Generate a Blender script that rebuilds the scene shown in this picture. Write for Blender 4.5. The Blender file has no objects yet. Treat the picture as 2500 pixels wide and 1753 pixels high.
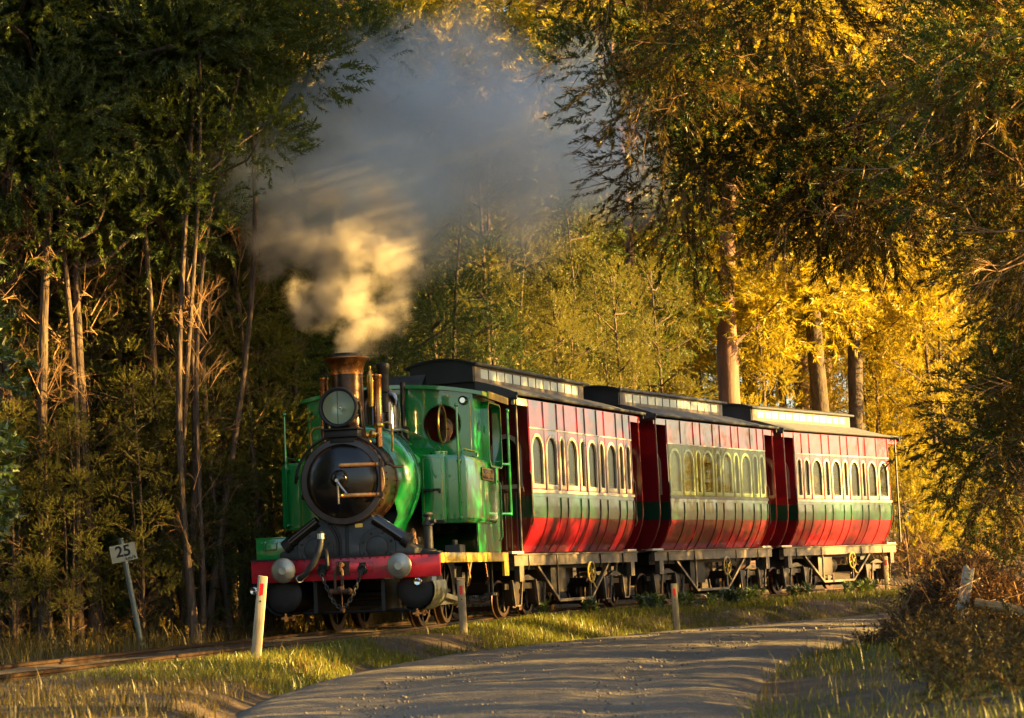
import bpy, bmesh, math, random
import numpy as np
from mathutils import Vector, Matrix, Euler
from mathutils.geometry import tessellate_polygon
R = math.radians
S = bpy.context.scene
C = S.collection

# ------------------------------------------------------------------ camera, sky, sun, exposure
cam_d = bpy.data.cameras.new('camera'); cam = bpy.data.objects.new('camera', cam_d); C.objects.link(cam)
S.camera = cam
cam_d.sensor_width = 36; cam_d.lens = 74.95; cam_d.clip_start = .1; cam_d.clip_end = 3000
_p, _r = math.atan(477/4780), R(2.4)
_f = Vector((0, math.cos(_p), math.sin(_p))); _r0 = Vector((1, 0, 0)); _u0 = _r0.cross(_f)
_rt = _r0*math.cos(_r) - _u0*math.sin(_r); _up = _u0*math.cos(_r) + _r0*math.sin(_r)
_m = Matrix((_rt, _up, -_f)).transposed().to_4x4(); _m.translation = (0, 0, .54)
cam.matrix_world = _m
cam_d.dof.use_dof = True; cam_d.dof.focus_distance = 23.5; cam_d.dof.aperture_fstop = 5.6

SUN_AZ, SUN_EL = -9, 12            # degrees from +X towards +Y, and above the horizon
w = bpy.data.worlds.new('World'); S.world = w; w.use_nodes = True
nt = w.node_tree; nt.nodes.clear()
sky = nt.nodes.new('ShaderNodeTexSky'); sky.sky_type = 'NISHITA'; sky.sun_disc = False
sky.sun_elevation = R(SUN_EL); sky.sun_rotation = R(90 - SUN_AZ)
sky.air_density = 1.0; sky.dust_density = 2.5; sky.ozone_density = 1.0
bg = nt.nodes.new('ShaderNodeBackground'); bg.inputs[1].default_value = .05
wo = nt.nodes.new('ShaderNodeOutputWorld')
nt.links.new(sky.outputs[0], bg.inputs[0]); nt.links.new(bg.outputs[0], wo.inputs[0])
sun_d = bpy.data.lights.new('sun', 'SUN'); sun_d.energy = 5; sun_d.angle = R(.5); sun_d.color = (1, .61, .165)
sun = bpy.data.objects.new('sun', sun_d); C.objects.link(sun)
_sd = Vector((math.cos(R(SUN_EL))*math.cos(R(SUN_AZ)), math.cos(R(SUN_EL))*math.sin(R(SUN_AZ)), math.sin(R(SUN_EL))))
sun.rotation_euler = _sd.to_track_quat('Z', 'Y').to_euler(); sun.location = _sd*60
S.view_settings.view_transform = 'Standard'; S.view_settings.look = 'None'
S.view_settings.exposure = 3.1; S.view_settings.gamma = 1
S.render.engine = 'CYCLES'
S.cycles.use_denoising = True
S.cycles.max_bounces = 8; S.cycles.transparent_max_bounces = 12; S.cycles.volume_bounces = 2
S.cycles.caustics_reflective = False; S.cycles.caustics_refractive = False
S.cycles.sample_clamp_indirect = 6

# ------------------------------------------------------------------ materials
M = {}
def mat(name, col, rough=.5, metal=0., coat=0., spec=.5, bump=0., bscale=60., var=0., vscale=6., col2=None, rvar=0., ior=1.5, coat_ior=1.5, wav=0., stretch=None):
    m = bpy.data.materials.new(name); m.use_nodes = True; n = m.node_tree; b = n.nodes['Principled BSDF']
    b.inputs['Roughness'].default_value = rough; b.inputs['Metallic'].default_value = metal
    b.inputs['IOR'].default_value = ior
    b.inputs['Specular IOR Level'].default_value = spec
    b.inputs['Coat Weight'].default_value = coat; b.inputs['Coat Roughness'].default_value = .04; b.inputs['Coat IOR'].default_value = coat_ior
    b.inputs['Base Color'].default_value = (*col, 1)
    tc = n.nodes.new('ShaderNodeTexCoord'); vec = tc.outputs['Object']
    if stretch:
        mp = n.nodes.new('ShaderNodeMapping'); mp.inputs['Scale'].default_value = stretch
        n.links.new(vec, mp.inputs[0]); vec = mp.outputs[0]
    if col2 or var:
        ns = n.nodes.new('ShaderNodeTexNoise'); ns.inputs['Scale'].default_value = vscale; ns.inputs['Detail'].default_value = 7; ns.inputs['Roughness'].default_value = .62
        n.links.new(vec, ns.inputs['Vector'])
        rp = n.nodes.new('ShaderNodeValToRGB'); rp.color_ramp.elements[0].position = .36; rp.color_ramp.elements[1].position = .66
        c2 = col2 if col2 else tuple(max(0, c*(1-var)) for c in col)
        rp.color_ramp.elements[0].color = (*c2, 1); rp.color_ramp.elements[1].color = (*col, 1)
        n.links.new(ns.outputs[0], rp.inputs[0]); n.links.new(rp.outputs[0], b.inputs['Base Color'])
        if rvar:
            mr = n.nodes.new('ShaderNodeMapRange'); mr.inputs[3].default_value = rough+rvar; mr.inputs[4].default_value = max(.02, rough-rvar)
            n.links.new(ns.outputs[0], mr.inputs[0]); n.links.new(mr.outputs[0], b.inputs['Roughness'])
    prev = None
    if wav:
        nw = n.nodes.new('ShaderNodeTexNoise'); nw.inputs['Scale'].default_value = 2.3; nw.inputs['Detail'].default_value = 2
        n.links.new(tc.outputs['Object'], nw.inputs['Vector'])
        bw = n.nodes.new('ShaderNodeBump'); bw.inputs['Strength'].default_value = 1; bw.inputs['Distance'].default_value = wav
        n.links.new(nw.outputs[0], bw.inputs['Height']); prev = bw
        n.links.new(bw.outputs[0], b.inputs['Coat Normal'])
    if bump:
        nb = n.nodes.new('ShaderNodeTexNoise'); nb.inputs['Scale'].default_value = bscale; nb.inputs['Detail'].default_value = 6
        n.links.new(vec, nb.inputs['Vector'])
        bp = n.nodes.new('ShaderNodeBump'); bp.inputs['Strength'].default_value = min(1, bump); bp.inputs['Distance'].default_value = .02
        n.links.new(nb.outputs[0], bp.inputs['Height'])
        if prev: n.links.new(prev.outputs[0], bp.inputs['Normal'])
        prev = bp
    if prev: n.links.new(prev.outputs[0], b.inputs['Normal'])
    M[name] = m
    return m
mat('loco_green', (.003, .27, .05), .3, coat=1, var=.1, vscale=3, wav=.002, coat_ior=1.85, rvar=.08)
mat('loco_green_dark', (.005, .15, .045), .4, coat=.5, var=.2, vscale=8)
mat('beam_red', (.55, .007, .024), .4, coat=.4, var=.25, vscale=7, bump=.05, bscale=30)
mat('car_red', (.2, .005, .012), .3, coat=1, var=.12, vscale=2, wav=.012, coat_ior=1.95)
mat('car_green', (.006, .06, .03), .3, coat=1, var=.15, vscale=2, wav=.012, coat_ior=1.9)
mat('car_olive', (.016, .026, .014), .4, coat=.2)  # dark reflection in the middle carriage's glazing, put into the panel colour
mat('frame_cream', (.58, .5, .36), .4, coat=.3, var=.15, vscale=14)
mat('frame_lime', (.36, .44, .24), .4, coat=.3, var=.15, vscale=14)
mat('black_gloss', (.006, .006, .006), .12, coat=1, wav=.004)
mat('smokebox_black', (.014, .012, .011), .2, spec=.6, var=.5, vscale=4, rvar=.12, bump=.04, bscale=25)
mat('smokebox_ring', (.1, .082, .072), .45, metal=.35, var=.3, vscale=9)
mat('smokebox_side', (.11, .055, .032), .36, metal=.7, var=.4, vscale=6, rvar=.1)
mat('iron_dark', (.013, .012, .012), .55, spec=.5, var=.5, vscale=9, bump=.1, bscale=40)
mat('iron_grey', (.07, .07, .068), .5, metal=.3, var=.4, vscale=10, bump=.08)
mat('iron_rust', (.12, .055, .025), .75, var=.6, vscale=12, bump=.15)
mat('steel_bright', (.55, .54, .52), .28, metal=1, var=.2, vscale=12)
mat('buffer_steel', (.46, .44, .36), .42, metal=.8, var=.25, vscale=10, rvar=.1)
mat('chimney_bronze', (.06, .034, .022), .3, metal=.75, var=.4, vscale=6, rvar=.1)
mat('yellow_and_reflection', (.55, .38, .03), .5, coat=.4, var=.3, vscale=9)  # brake wheel's own yellow; on the locomotive it paints in golden reflected light
mat('copper', (.62, .28, .1), .28, metal=1, var=.35, vscale=7, rvar=.12)
mat('brass', (.72, .47, .13), .28, metal=1, var=.25, vscale=9)
mat('lining_yellow', (.55, .4, .04), .5)
mat('lamp_glass_back', (.66, .7, .52), .38, metal=.5)
mat('chrome', (.75, .75, .74), .12, metal=1)
mat('roof_grey', (.045, .052, .056), .62, var=.3, vscale=3, bump=.08, bscale=50)
mat('roof_canvas', (.12, .125, .125), .75, var=.25, vscale=4, bump=.1, bscale=40)
mat('underframe', (.14, .11, .078), .55, metal=.25, var=.45, vscale=9, bump=.1, stretch=(1, 1, 1))
mat('bogie_dark', (.035, .024, .016), .62, var=.5, vscale=9, bump=.12)
mat('reflector_red', (.62, .01, .012), .3, coat=.6)
mat('post_white', (.4, .34, .22), .75, var=.5, vscale=16, bump=.1, stretch=(1, 1, .25))
mat('post_flaked', (.42, .39, .33), .75, col2=(.13, .1, .065), vscale=9, bump=.2)
mat('galvanised', (.2, .22, .19), .45, metal=.6, var=.3, vscale=12)
mat('sign_white', (.52, .47, .3), .6, var=.22, vscale=14)
mat('sign_black', (.012, .012, .012), .6)
mat('rail_steel', (.1, .06, .038), .38, metal=.75, var=.5, vscale=9)
mat('rail_top', (.5, .4, .3), .25, metal=1)
mat('sleeper_wood', (.13, .075, .04), .85, var=.5, vscale=8, bump=.5, bscale=20, stretch=(.3, 3, 3))
mat('bark_grey', (.15, .1, .065), .9, col2=(.035, .024, .016), vscale=14, bump=1., bscale=26, stretch=(2.2, 2.2, .35))
mat('bark_pink', (.19, .1, .068), .8, col2=(.085, .042, .028), vscale=4, bump=.35, bscale=14, stretch=(2, 2, .3))
mat('bark_dark', (.1, .065, .035), .9, col2=(.03, .022, .013), vscale=8, bump=1., bscale=14, stretch=(1.2, 1.2, .6))
mat('twig_dry', (.36, .2, .085), .8, var=.5, vscale=9)
mat('log_wood', (.4, .24, .09), .8, var=.5, vscale=10, bump=.4, stretch=(.4, 2, 2))
mat('seat_leather', (.09, .03, .018), .6)
mat('interior_wood', (.16, .07, .03), .5, var=.4, vscale=5)
mat('passenger_skin', (.42, .22, .13), .5)
mat('driver_navy', (.014, .017, .032), .8, var=.3)
mat('shirt_blue', (.12, .3, .42), .8, var=.2)
mat('shirt_dark', (.02, .018, .018), .8)
mat('hair_grey', (.22, .2, .18), .7, var=.3, vscale=30)
mat('hair_dark', (.014, .01, .008), .7)

def glass_mat(name, tint, refl=1.0, rough=.0):
    m = bpy.data.materials.new(name); m.use_nodes = True; n = m.node_tree; n.nodes.clear()
    o = n.nodes.new('ShaderNodeOutputMaterial'); mx = n.nodes.new('ShaderNodeMixShader')
    t = n.nodes.new('ShaderNodeBsdfTransparent'); t.inputs[0].default_value = (*tint, 1)
    g = n.nodes.new('ShaderNodeBsdfGlossy'); g.inputs['Roughness'].default_value = rough
    fr = n.nodes.new('ShaderNodeFresnel'); fr.inputs[0].default_value = 1.65
    mu = n.nodes.new('ShaderNodeMath'); mu.operation = 'MULTIPLY'; mu.inputs[1].default_value = refl; mu.use_clamp = True
    n.links.new(fr.outputs[0], mu.inputs[0]); n.links.new(mu.outputs[0], mx.inputs[0])
    n.links.new(t.outputs[0], mx.inputs[1]); n.links.new(g.outputs[0], mx.inputs[2]); n.links.new(mx.outputs[0], o.inputs[0])
    M[name] = m
glass_mat('window_glass', (.62, .65, .58), .65)
glass_mat('perspex', (.93, .95, .88), .14, .01)
glass_mat('lamp_glass', (.9, .93, .88), .6)

def leaf_mat(name, dark, light, trans=.45, gloss=.03, nscale=1.1, twarm=(1.35, 1.15, .45)):
    m = bpy.data.materials.new(name); m.use_nodes = True; n = m.node_tree; n.nodes.clear()
    o = n.nodes.new('ShaderNodeOutputMaterial')
    tc = n.nodes.new('ShaderNodeTexCoord'); oi = n.nodes.new('ShaderNodeObjectInfo'); ge = n.nodes.new('ShaderNodeNewGeometry')
    ns = n.nodes.new('ShaderNodeTexNoise'); ns.inputs['Scale'].default_value = nscale; ns.inputs['Detail'].default_value = 3
    n.links.new(tc.outputs['Object'], ns.inputs['Vector'])
    ad = n.nodes.new('ShaderNodeMath'); ad.operation = 'MULTIPLY_ADD'; ad.inputs[1].default_value = .35
    n.links.new(oi.outputs['Random'], ad.inputs[0]); n.links.new(ns.outputs[0], ad.inputs[2])
    a2 = n.nodes.new('ShaderNodeMath'); a2.operation = 'MULTIPLY_ADD'; a2.inputs[1].default_value = .4
    n.links.new(ge.outputs['Random Per Island'], a2.inputs[0]); n.links.new(ad.outputs[0], a2.inputs[2])
    rp = n.nodes.new('ShaderNodeValToRGB'); rp.color_ramp.elements[0].position = .45; rp.color_ramp.elements[1].position = 1.1
    rp.color_ramp.elements[0].color = (*dark, 1); rp.color_ramp.elements[1].color = (*light, 1)
    n.links.new(a2.outputs[0], rp.inputs[0])
    d = n.nodes.new('ShaderNodeBsdfDiffuse'); t = n.nodes.new('ShaderNodeBsdfTranslucent'); g = n.nodes.new('ShaderNodeBsdfGlossy')
    g.inputs['Roughness'].default_value = .42; g.inputs[0].default_value = (.8, .8, .75, 1)
    vm = n.nodes.new('ShaderNodeVectorMath'); vm.operation = 'MULTIPLY'; vm.inputs[1].default_value = twarm
    n.links.new(rp.outputs[0], vm.inputs[0]); n.links.new(rp.outputs[0], d.inputs[0]); n.links.new(vm.outputs[0], t.inputs[0])
    m1 = n.nodes.new('ShaderNodeMixShader'); m1.inputs[0].default_value = trans
    n.links.new(d.outputs[0], m1.inputs[1]); n.links.new(t.outputs[0], m1.inputs[2])
    m2 = n.nodes.new('ShaderNodeMixShader'); m2.inputs[0].default_value = gloss
    n.links.new(m1.outputs[0], m2.inputs[1]); n.links.new(g.outputs[0], m2.inputs[2]); n.links.new(m2.outputs[0], o.inputs[0])
    M[name] = m
leaf_mat('leaf_teatree', (.024, .045, .009), (.09, .125, .022))
leaf_mat('leaf_bluegreen', (.03, .055, .02), (.09, .13, .04))
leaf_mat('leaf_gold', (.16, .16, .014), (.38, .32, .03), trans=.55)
leaf_mat('leaf_olive', (.045, .052, .012), (.16, .155, .03))
leaf_mat('leaf_lightened', (.075, .085, .018), (.21, .21, .04))  # lighter leaf colour standing in for light missing in the left thicket
leaf_mat('leaf_broad', (.025, .055, .012), (.075, .13, .022), gloss=.1)
leaf_mat('leaf_brown', (.022, .021, .005), (.16, .115, .016), trans=.5, twarm=(1.2, .95, .5))
leaf_mat('grass_leaf', (.05, .045, .012), (.17, .125, .03), trans=.45, nscale=.8)
leaf_mat('grass_green', (.04, .065, .01), (.13, .145, .022), trans=.45, nscale=.8)
leaf_mat('leaf_litter', (.016, .015, .005), (.075, .055, .014), trans=.4)  # shade on the right bank put into a darker leaf colour
leaf_mat('bracken_dead', (.05, .026, .01), (.22, .12, .045), trans=.25, nscale=3, twarm=(1.1, .95, .6))

# ------------------------------------------------------------------ mesh builder
class MB:
    def __init__(s): s.v = []; s.f = []
    def add(s, vs, fs):
        k = len(s.v); s.v += [tuple(q) for q in vs]; s.f += [tuple(i+k for i in f) for f in fs]; return s
    def box(s, x0, x1, y0, y1, z0, z1):
        return s.add([(x0,y0,z0),(x1,y0,z0),(x1,y1,z0),(x0,y1,z0),(x0,y0,z1),(x1,y0,z1),(x1,y1,z1),(x0,y1,z1)],
                     [(0,3,2,1),(4,5,6,7),(0,1,5,4),(1,2,6,5),(2,3,7,6),(3,0,4,7)])
    def obox(s, a, b, w, h, up=(0,0,1)):
        """bar of section w x h from a to b"""
        a, b = Vector(a), Vector(b); d = (b-a).normalized(); u = Vector(up)
        x = d.cross(u); x = x.normalized() if x.length > 1e-4 else Vector((1,0,0)); u = x.cross(d).normalized()
        vs = [p + x*sx*w/2 + u*su*h/2 for p in (a,b) for sx, su in ((-1,-1),(1,-1),(1,1),(-1,1))]
        return s.add(vs, [(0,1,2,3),(7,6,5,4),(0,4,5,1),(1,5,6,2),(2,6,7,3),(3,7,4,0)])
    def tube(s, path, r, n=8, cap=True, closed=False):
        P = [Vector(p) for p in path]; k = len(P); rr = r if isinstance(r, (list, tuple)) else [r]*k
        base = len(s.v); t0 = (P[1]-P[0]).normalized(); nrm = t0.orthogonal().normalized()
        for i in range(k):
            if closed: t = (P[(i+1)%k]-P[i-1]).normalized()
            else: t = (P[min(i+1,k-1)]-P[max(i-1,0)]).normalized()
            nrm = (nrm - t*nrm.dot(t)); nrm = nrm.normalized() if nrm.length > 1e-6 else t.orthogonal().normalized()
            bn = t.cross(nrm)
            for j in range(n):
                a = 2*math.pi*j/n; s.v.append(tuple(P[i] + (nrm*math.cos(a)+bn*math.sin(a))*rr[i]))
        for i in range(k if closed else k-1):
            i2 = (i+1) % k
            for j in range(n):
                a, b = base+i*n+j, base+i*n+(j+1)%n; c, d = base+i2*n+(j+1)%n, base+i2*n+j
                s.f.append((a, b, c, d))
        if cap and not closed:
            s.f.append(tuple(base+j for j in range(n))[::-1]); s.f.append(tuple(base+(k-1)*n+j for j in range(n)))
        return s
    def lathe(s, prof, o=(0,0,0), axis='z', n=32, a0=0, a1=2*math.pi):
        full = abs(a1-a0-2*math.pi) < 1e-6; m = n if full else n+1; base = len(s.v)
        for r, h in prof:
            for j in range(m):
                a = a0+(a1-a0)*j/n; c, q = r*math.cos(a), r*math.sin(a)
                p = (c,q,h) if axis == 'z' else ((c,h,q) if axis == 'y' else (h,c,q))
                s.v.append((o[0]+p[0], o[1]+p[1], o[2]+p[2]))
        for i in range(len(prof)-1):
            for j in range(n):
                j2 = (j+1) % m if full else j+1
                q = (base+i*m+j, base+i*m+j2, base+(i+1)*m+j2, base+(i+1)*m+j)
                s.f.append(q[::-1] if axis == 'y' else q)
        return s
    def torus(s, o, R_, r, axis='z', n=24, k=8, a0=0, a1=2*math.pi):
        full = abs(a1-a0-2*math.pi) < 1e-6; pts = []
        for j in range(n if full else n+1):
            a = a0+(a1-a0)*j/n; c, q = R_*math.cos(a), R_*math.sin(a)
            p = (c,q,0) if axis == 'z' else ((c,0,q) if axis == 'y' else (0,c,q))
            pts.append((o[0]+p[0], o[1]+p[1], o[2]+p[2]))
        return s.tube(pts, r, k, closed=full)
    def prism(s, poly, axis, a, b, holes=()):
        """extrude 2D polygon (with holes) along axis ('x': (y,z), 'y': (x,z), 'z': (x,y)) from a to b"""
        loops = [list(poly)]+[list(h) for h in holes]; flat = [p for l in loops for p in l]
        tr = tessellate_polygon([[Vector((p[0],p[1],0)) for p in l] for l in loops])
        def mk(p, h): return (h,p[0],p[1]) if axis == 'x' else ((p[0],h,p[1]) if axis == 'y' else (p[0],p[1],h))
        k = len(flat); base = len(s.v)
        s.v += [mk(p,a) for p in flat]+[mk(p,b) for p in flat]
        for t in tr: s.f.append(tuple(base+i for i in t)); s.f.append(tuple(base+k+i for i in reversed(t)))
        st = 0
        for l in loops:
            q = len(l)
            for i in range(q):
                j = (i+1) % q; s.f.append((base+st+i, base+st+j, base+k+st+j, base+k+st+i))
            st += q
        return s
    def grid(s, rows):
        """rows of points -> quad sheet"""
        base = len(s.v); m = len(rows[0])
        for r in rows: s.v += [tuple(p) for p in r]
        for i in range(len(rows)-1):
            for j in range(m-1): s.f.append((base+i*m+j, base+i*m+j+1, base+(i+1)*m+j+1, base+(i+1)*m+j))
        return s
    def sphere(s, o, r, n=12, m=8, sc=(1,1,1)):
        prof = [(max(1e-4, math.sin(math.pi*i/m)), -math.cos(math.pi*i/m)) for i in range(m+1)]
        b = MB().lathe(prof, n=n)
        return s.add([(o[0]+v[0]*r*sc[0], o[1]+v[1]*r*sc[1], o[2]+v[2]*r*sc[2]) for v in b.v], b.f)
    def xf(s, mx):
        s.v = [tuple(mx @ Vector(q)) for q in s.v]; return s
    def mesh(s, name, m=None, smooth=35, bevel=0, fixn=True):
        me = bpy.data.meshes.new(name); me.from_pydata(s.v, [], s.f); me.validate()
        if fixn or bevel:
            bm = bmesh.new(); bm.from_mesh(me)
            bmesh.ops.recalc_face_normals(bm, faces=bm.faces)
            if bevel:
                ed = [e for e in bm.edges if len(e.link_faces) == 2 and e.calc_face_angle(0) > .6]
                bmesh.ops.bevel(bm, geom=ed, offset=bevel, segments=2, profile=.5, affect='EDGES', clamp_overlap=True)
            bm.to_mesh(me); bm.free()
        if m: me.materials.append(M[m] if isinstance(m, str) else m)
        if smooth:
            for p in me.polygons: p.use_smooth = True
            me.set_sharp_from_angle(angle=R(smooth))
        return me
    def build(s, name, m, parent=None, smooth=35, bevel=0):
        o = bpy.data.objects.new(name, s.mesh(name, m, smooth, bevel)); C.objects.link(o)
        if parent: o.parent = parent
        return o
def tag(o, label=None, cat=None, group=None, kind=None):
    if label: o['label'] = label
    if cat: o['category'] = cat
    if group: o['group'] = group
    if kind: o['kind'] = kind
    return o
def empty(name, loc=(0,0,0), rz=0, **k):
    o = bpy.data.objects.new(name, None); C.objects.link(o); o.location = loc; o.rotation_euler = (0,0,rz); o.empty_display_size = .2
    return tag(o, **k)
def part(name, me, parent, loc=(0,0,0), rot=(0,0,0)):
    o = bpy.data.objects.new(name, me); C.objects.link(o); o.parent = parent; o.location = loc; o.rotation_euler = rot; return o
def text_mesh(txt, size, depth, m, space=1., bold=0.):
    cu = bpy.data.curves.new('lettering', 'FONT'); cu.body = txt; cu.size = size; cu.extrude = depth; cu.align_x = 'CENTER'; cu.align_y = 'CENTER'; cu.space_character = space; cu.offset = bold
    o = bpy.data.objects.new('lettering', cu); C.objects.link(o)
    me = bpy.data.meshes.new_from_object(o); bpy.data.objects.remove(o); me.materials.clear(); me.materials.append(M[m]); return me
def fast_mesh(name, V, F, m):
    """numpy verts (n,3) and quads (k,4)"""
    me = bpy.data.meshes.new(name); me.vertices.add(len(V)); me.vertices.foreach_set('co', np.ascontiguousarray(V, np.float32).ravel())
    k = F.shape[1]; me.loops.add(F.size); me.loops.foreach_set('vertex_index', np.ascontiguousarray(F, np.int32).ravel())
    me.polygons.add(len(F)); me.polygons.foreach_set('loop_start', np.arange(0, F.size, k, dtype=np.int32))
    me.update(calc_edges=True); me.materials.append(M[m]); return me
def circle(cx, cy, r, n=28): return [(cx+r*math.cos(2*math.pi*i/n), cy+r*math.sin(2*math.pi*i/n)) for i in range(n)]
def rrect(x0, x1, y0, y1, r, n=4):
    out = []
    for cx, cy, a in ((x1-r,y0+r,-90),(x1-r,y1-r,0),(x0+r,y1-r,90),(x0+r,y0+r,180)):
        for i in range(n+1): t = R(a+90*i/n); out.append((cx+r*math.cos(t), cy+r*math.sin(t)))
    return out

# ------------------------------------------------------------------ ground, road, track
def catmull(pts, x):
    """piecewise smooth X(Y) through (X,Y) points"""
    ys = np.array([p[1] for p in pts]); xs = np.array([p[0] for p in pts]); m = np.gradient(xs, ys)
    x = np.asarray(x, float); i = np.clip(np.searchsorted(ys, x)-1, 0, len(ys)-2); h = ys[i+1]-ys[i]; t = (x-ys[i])/h
    lin = (t < 0) | (t > 1); tt = np.clip(t, 0, 1)
    v = (2*tt**3-3*tt**2+1)*xs[i]+(tt**3-2*tt**2+tt)*h*m[i]+(-2*tt**3+3*tt**2)*xs[i+1]+(tt**3-tt**2)*h*m[i+1]
    return v + np.where(t < 0, t*h*m[0], 0) + np.where(t > 1, (t-1)*h*m[-1], 0)
TR = [(-7.6,3),(-5.6,9),(-4.5,12.5),(-3.5,16.1),(-2.6,19.5),(-1.82,22.1),(-1.12,25.2),(-.1,28.1),(1.1,30.6),(2.2,32.8),(3.5,35.),(4.9,37.3),(6.4,39.4),(9.4,43),(13.2,46.6),(18.5,50.5)]
RL = [(-1.2,4),(-1.5,9),(-1.6,11.5),(-1.68,13.4),(-1.55,15.7),(-1.3,17.7),(-.7,20.2),(.42,23),(1.95,27),(4.9,31),(9,35.4),(14,39.4),(20,43)]
RR = [(.2,4),(.75,8),(1.02,10.3),(1.6,14.3),(2.6,18.3),(4.1,23.5),(7,28.2),(11.5,32.6),(17,36.4),(23,40)]
def track_x(y): return catmull(TR, y)
_rng = np.random.default_rng(5)
def vnoise(x, y, sc, seed=0):
    """smooth value noise"""
    x = np.asarray(x, float)*sc+seed*17.3; y = np.asarray(y, float)*sc-seed*9.1
    xi = np.floor(x); yi = np.floor(y); fx = x-xi; fy = y-yi; fx = fx*fx*(3-2*fx); fy = fy*fy*(3-2*fy)
    def h(a, b):
        q = np.sin(a*127.1+b*311.7+seed*74.7)*43758.5453; return q-np.floor(q)
    return (h(xi,yi)*(1-fx)+h(xi+1,yi)*fx)*(1-fy)+(h(xi,yi+1)*(1-fx)+h(xi+1,yi+1)*fx)*fy
def sstep(a, b, x): t = np.clip((np.asarray(x, float)-a)/(b-a), 0, 1); return t*t*(3-2*t)
def road_z(y): return -.2 - .1*sstep(19, 30, y) - .12*sstep(30, 48, y)
def ground_z(x, y):
    x = np.asarray(x, float); y = np.asarray(y, float)
    tx = track_x(y); dl = catmull(RL, y); dr = catmull(RR, y); rz = road_z(y)
    z = -.09 + .03*(vnoise(x, y, .7, 1)-.5) + .03*(vnoise(x, y, 2.3, 2)-.5)
    z = z + .05*sstep(1.5, .9, np.abs(x-tx))
    z = z + .5*sstep(2.2, 12, tx-x) + .25*sstep(2, 5, tx-x)*(vnoise(x, y, .35, 3))
    # gully-cut bank down to the road on its left side
    gul = .16*(vnoise(x*.35, y, 2.6, 4)-.5)*sstep(21, 16, y) + .1*(vnoise(x, y, 1.1, 7)-.5)
    into = x-(dl+gul)
    wid = .38+.5*sstep(17, 23, y)
    z = z*(1-sstep(-wid, .05, into)) + (rz-.03)*sstep(-wid, .05, into)
    # right side
    out = x-(dr+.25*(vnoise(x*.3, y, .9, 5)-.5))
    bank = (.12*sstep(0, 1.3, out)+.55*sstep(1.4, 7, out)) + .08*(vnoise(x, y, 1.3, 6)-.5)*sstep(0, .6, out)
    return z + np.where(out > 0, (rz-.03-z)*sstep(-.05, .1, out)*0 + bank, 0)
def axis_pts(lo, hi, step, far):
    a = list(np.arange(lo, hi+1e-6, step)); d = step; p = hi
    while p < far: d *= 1.35; p += d; a.append(p)
    d = step; p = lo; b = []
    while p > -far: d *= 1.35; p -= d; b.append(p)
    return np.array(b[::-1]+a)
gx = axis_pts(-8, 10, .11, 900); gy = axis_pts(7, 44, .13, 900)
GX, GY = np.meshgrid(gx, gy); GZ = ground_z(GX, GY)
far = sstep(60, 120, np.hypot(GX, GY-20)); GZ = GZ*(1-far)+.4*far
nx, ny = len(gx), len(gy); idx = np.arange(nx*ny).reshape(ny, nx)
F = np.stack([idx[:-1,:-1], idx[:-1,1:], idx[1:,1:], idx[1:,:-1]], -1).reshape(-1, 4)
mat('soil', (.085, .055, .028), .95, col2=(.035, .024, .012), vscale=3, bump=1., bscale=18)
g_me = fast_mesh('ground', np.stack([GX, GY, GZ], -1).reshape(-1, 3), F, 'soil')
for p in g_me.polygons: p.use_smooth = True
ground = bpy.data.objects.new('ground', g_me); C.objects.link(ground); tag(ground, 'bare brown earth and leaf litter of the verges and forest floor', 'ground', kind='structure')

m = mat('gravel', (.18, .158, .122), .92, col2=(.09, .076, .056), vscale=46, bump=1., bscale=90)
n = m.node_tree; b = n.nodes['Principled BSDF']                       # broad wear tracks on top of the stone grain
tc = n.nodes.new('ShaderNodeTexCoord'); n2 = n.nodes.new('ShaderNodeTexNoise'); n2.inputs['Scale'].default_value = 1.2; n2.inputs['Detail'].default_value = 5
n.links.new(tc.outputs['Object'], n2.inputs['Vector'])
mr = n.nodes.new('ShaderNodeMapRange'); mr.inputs[1].default_value = .3; mr.inputs[2].default_value = .7; mr.inputs[3].default_value = .75; mr.inputs[4].default_value = 1.15
n.links.new(n2.outputs[0], mr.inputs[0]); vm = n.nodes.new('ShaderNodeVectorMath'); vm.operation = 'SCALE'
src = b.inputs['Base Color'].links[0].from_socket
n.links.new(src, vm.inputs[0]); n.links.new(mr.outputs[0], vm.inputs['Scale']); n.links.new(vm.outputs[0], b.inputs['Base Color'])
ry = np.concatenate([np.arange(4, 8, .2), np.arange(8, 40, .07)]); u = np.linspace(0, 1, 61)
YY, UU = np.meshgrid(ry, u, indexing='ij'); a = catmull(RL, YY)-.22; bb = catmull(RR, YY)+.2
XX = a+(bb-a)*UU; mid = (UU-.5)*2
ZZ = road_z(YY) + .05*(1-mid**2) - .16*np.abs(mid)**14 + .01*(vnoise(XX, YY, 1.5, 8)-.5) + .009*(vnoise(XX, YY, 6, 9)-.5) + .012*(vnoise(XX, YY, 13, 10)-.5) \
     - .022*np.exp(-((UU-.3)/.07)**2) - .022*np.exp(-((UU-.72)/.07)**2)
ny_, nx_ = XX.shape; idx = np.arange(nx_*ny_).reshape(ny_, nx_)
F = np.stack([idx[:-1,:-1], idx[:-1,1:], idx[1:,1:], idx[1:,:-1]], -1).reshape(-1, 4)
r_me = fast_mesh('road', np.stack([XX, YY, ZZ], -1).reshape(-1, 3), F, 'gravel')
for p in r_me.polygons: p.use_smooth = True
road = bpy.data.objects.new('road', r_me); C.objects.link(road); tag(road, 'grey gravel road curving past the train', 'road', kind='structure')
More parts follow.
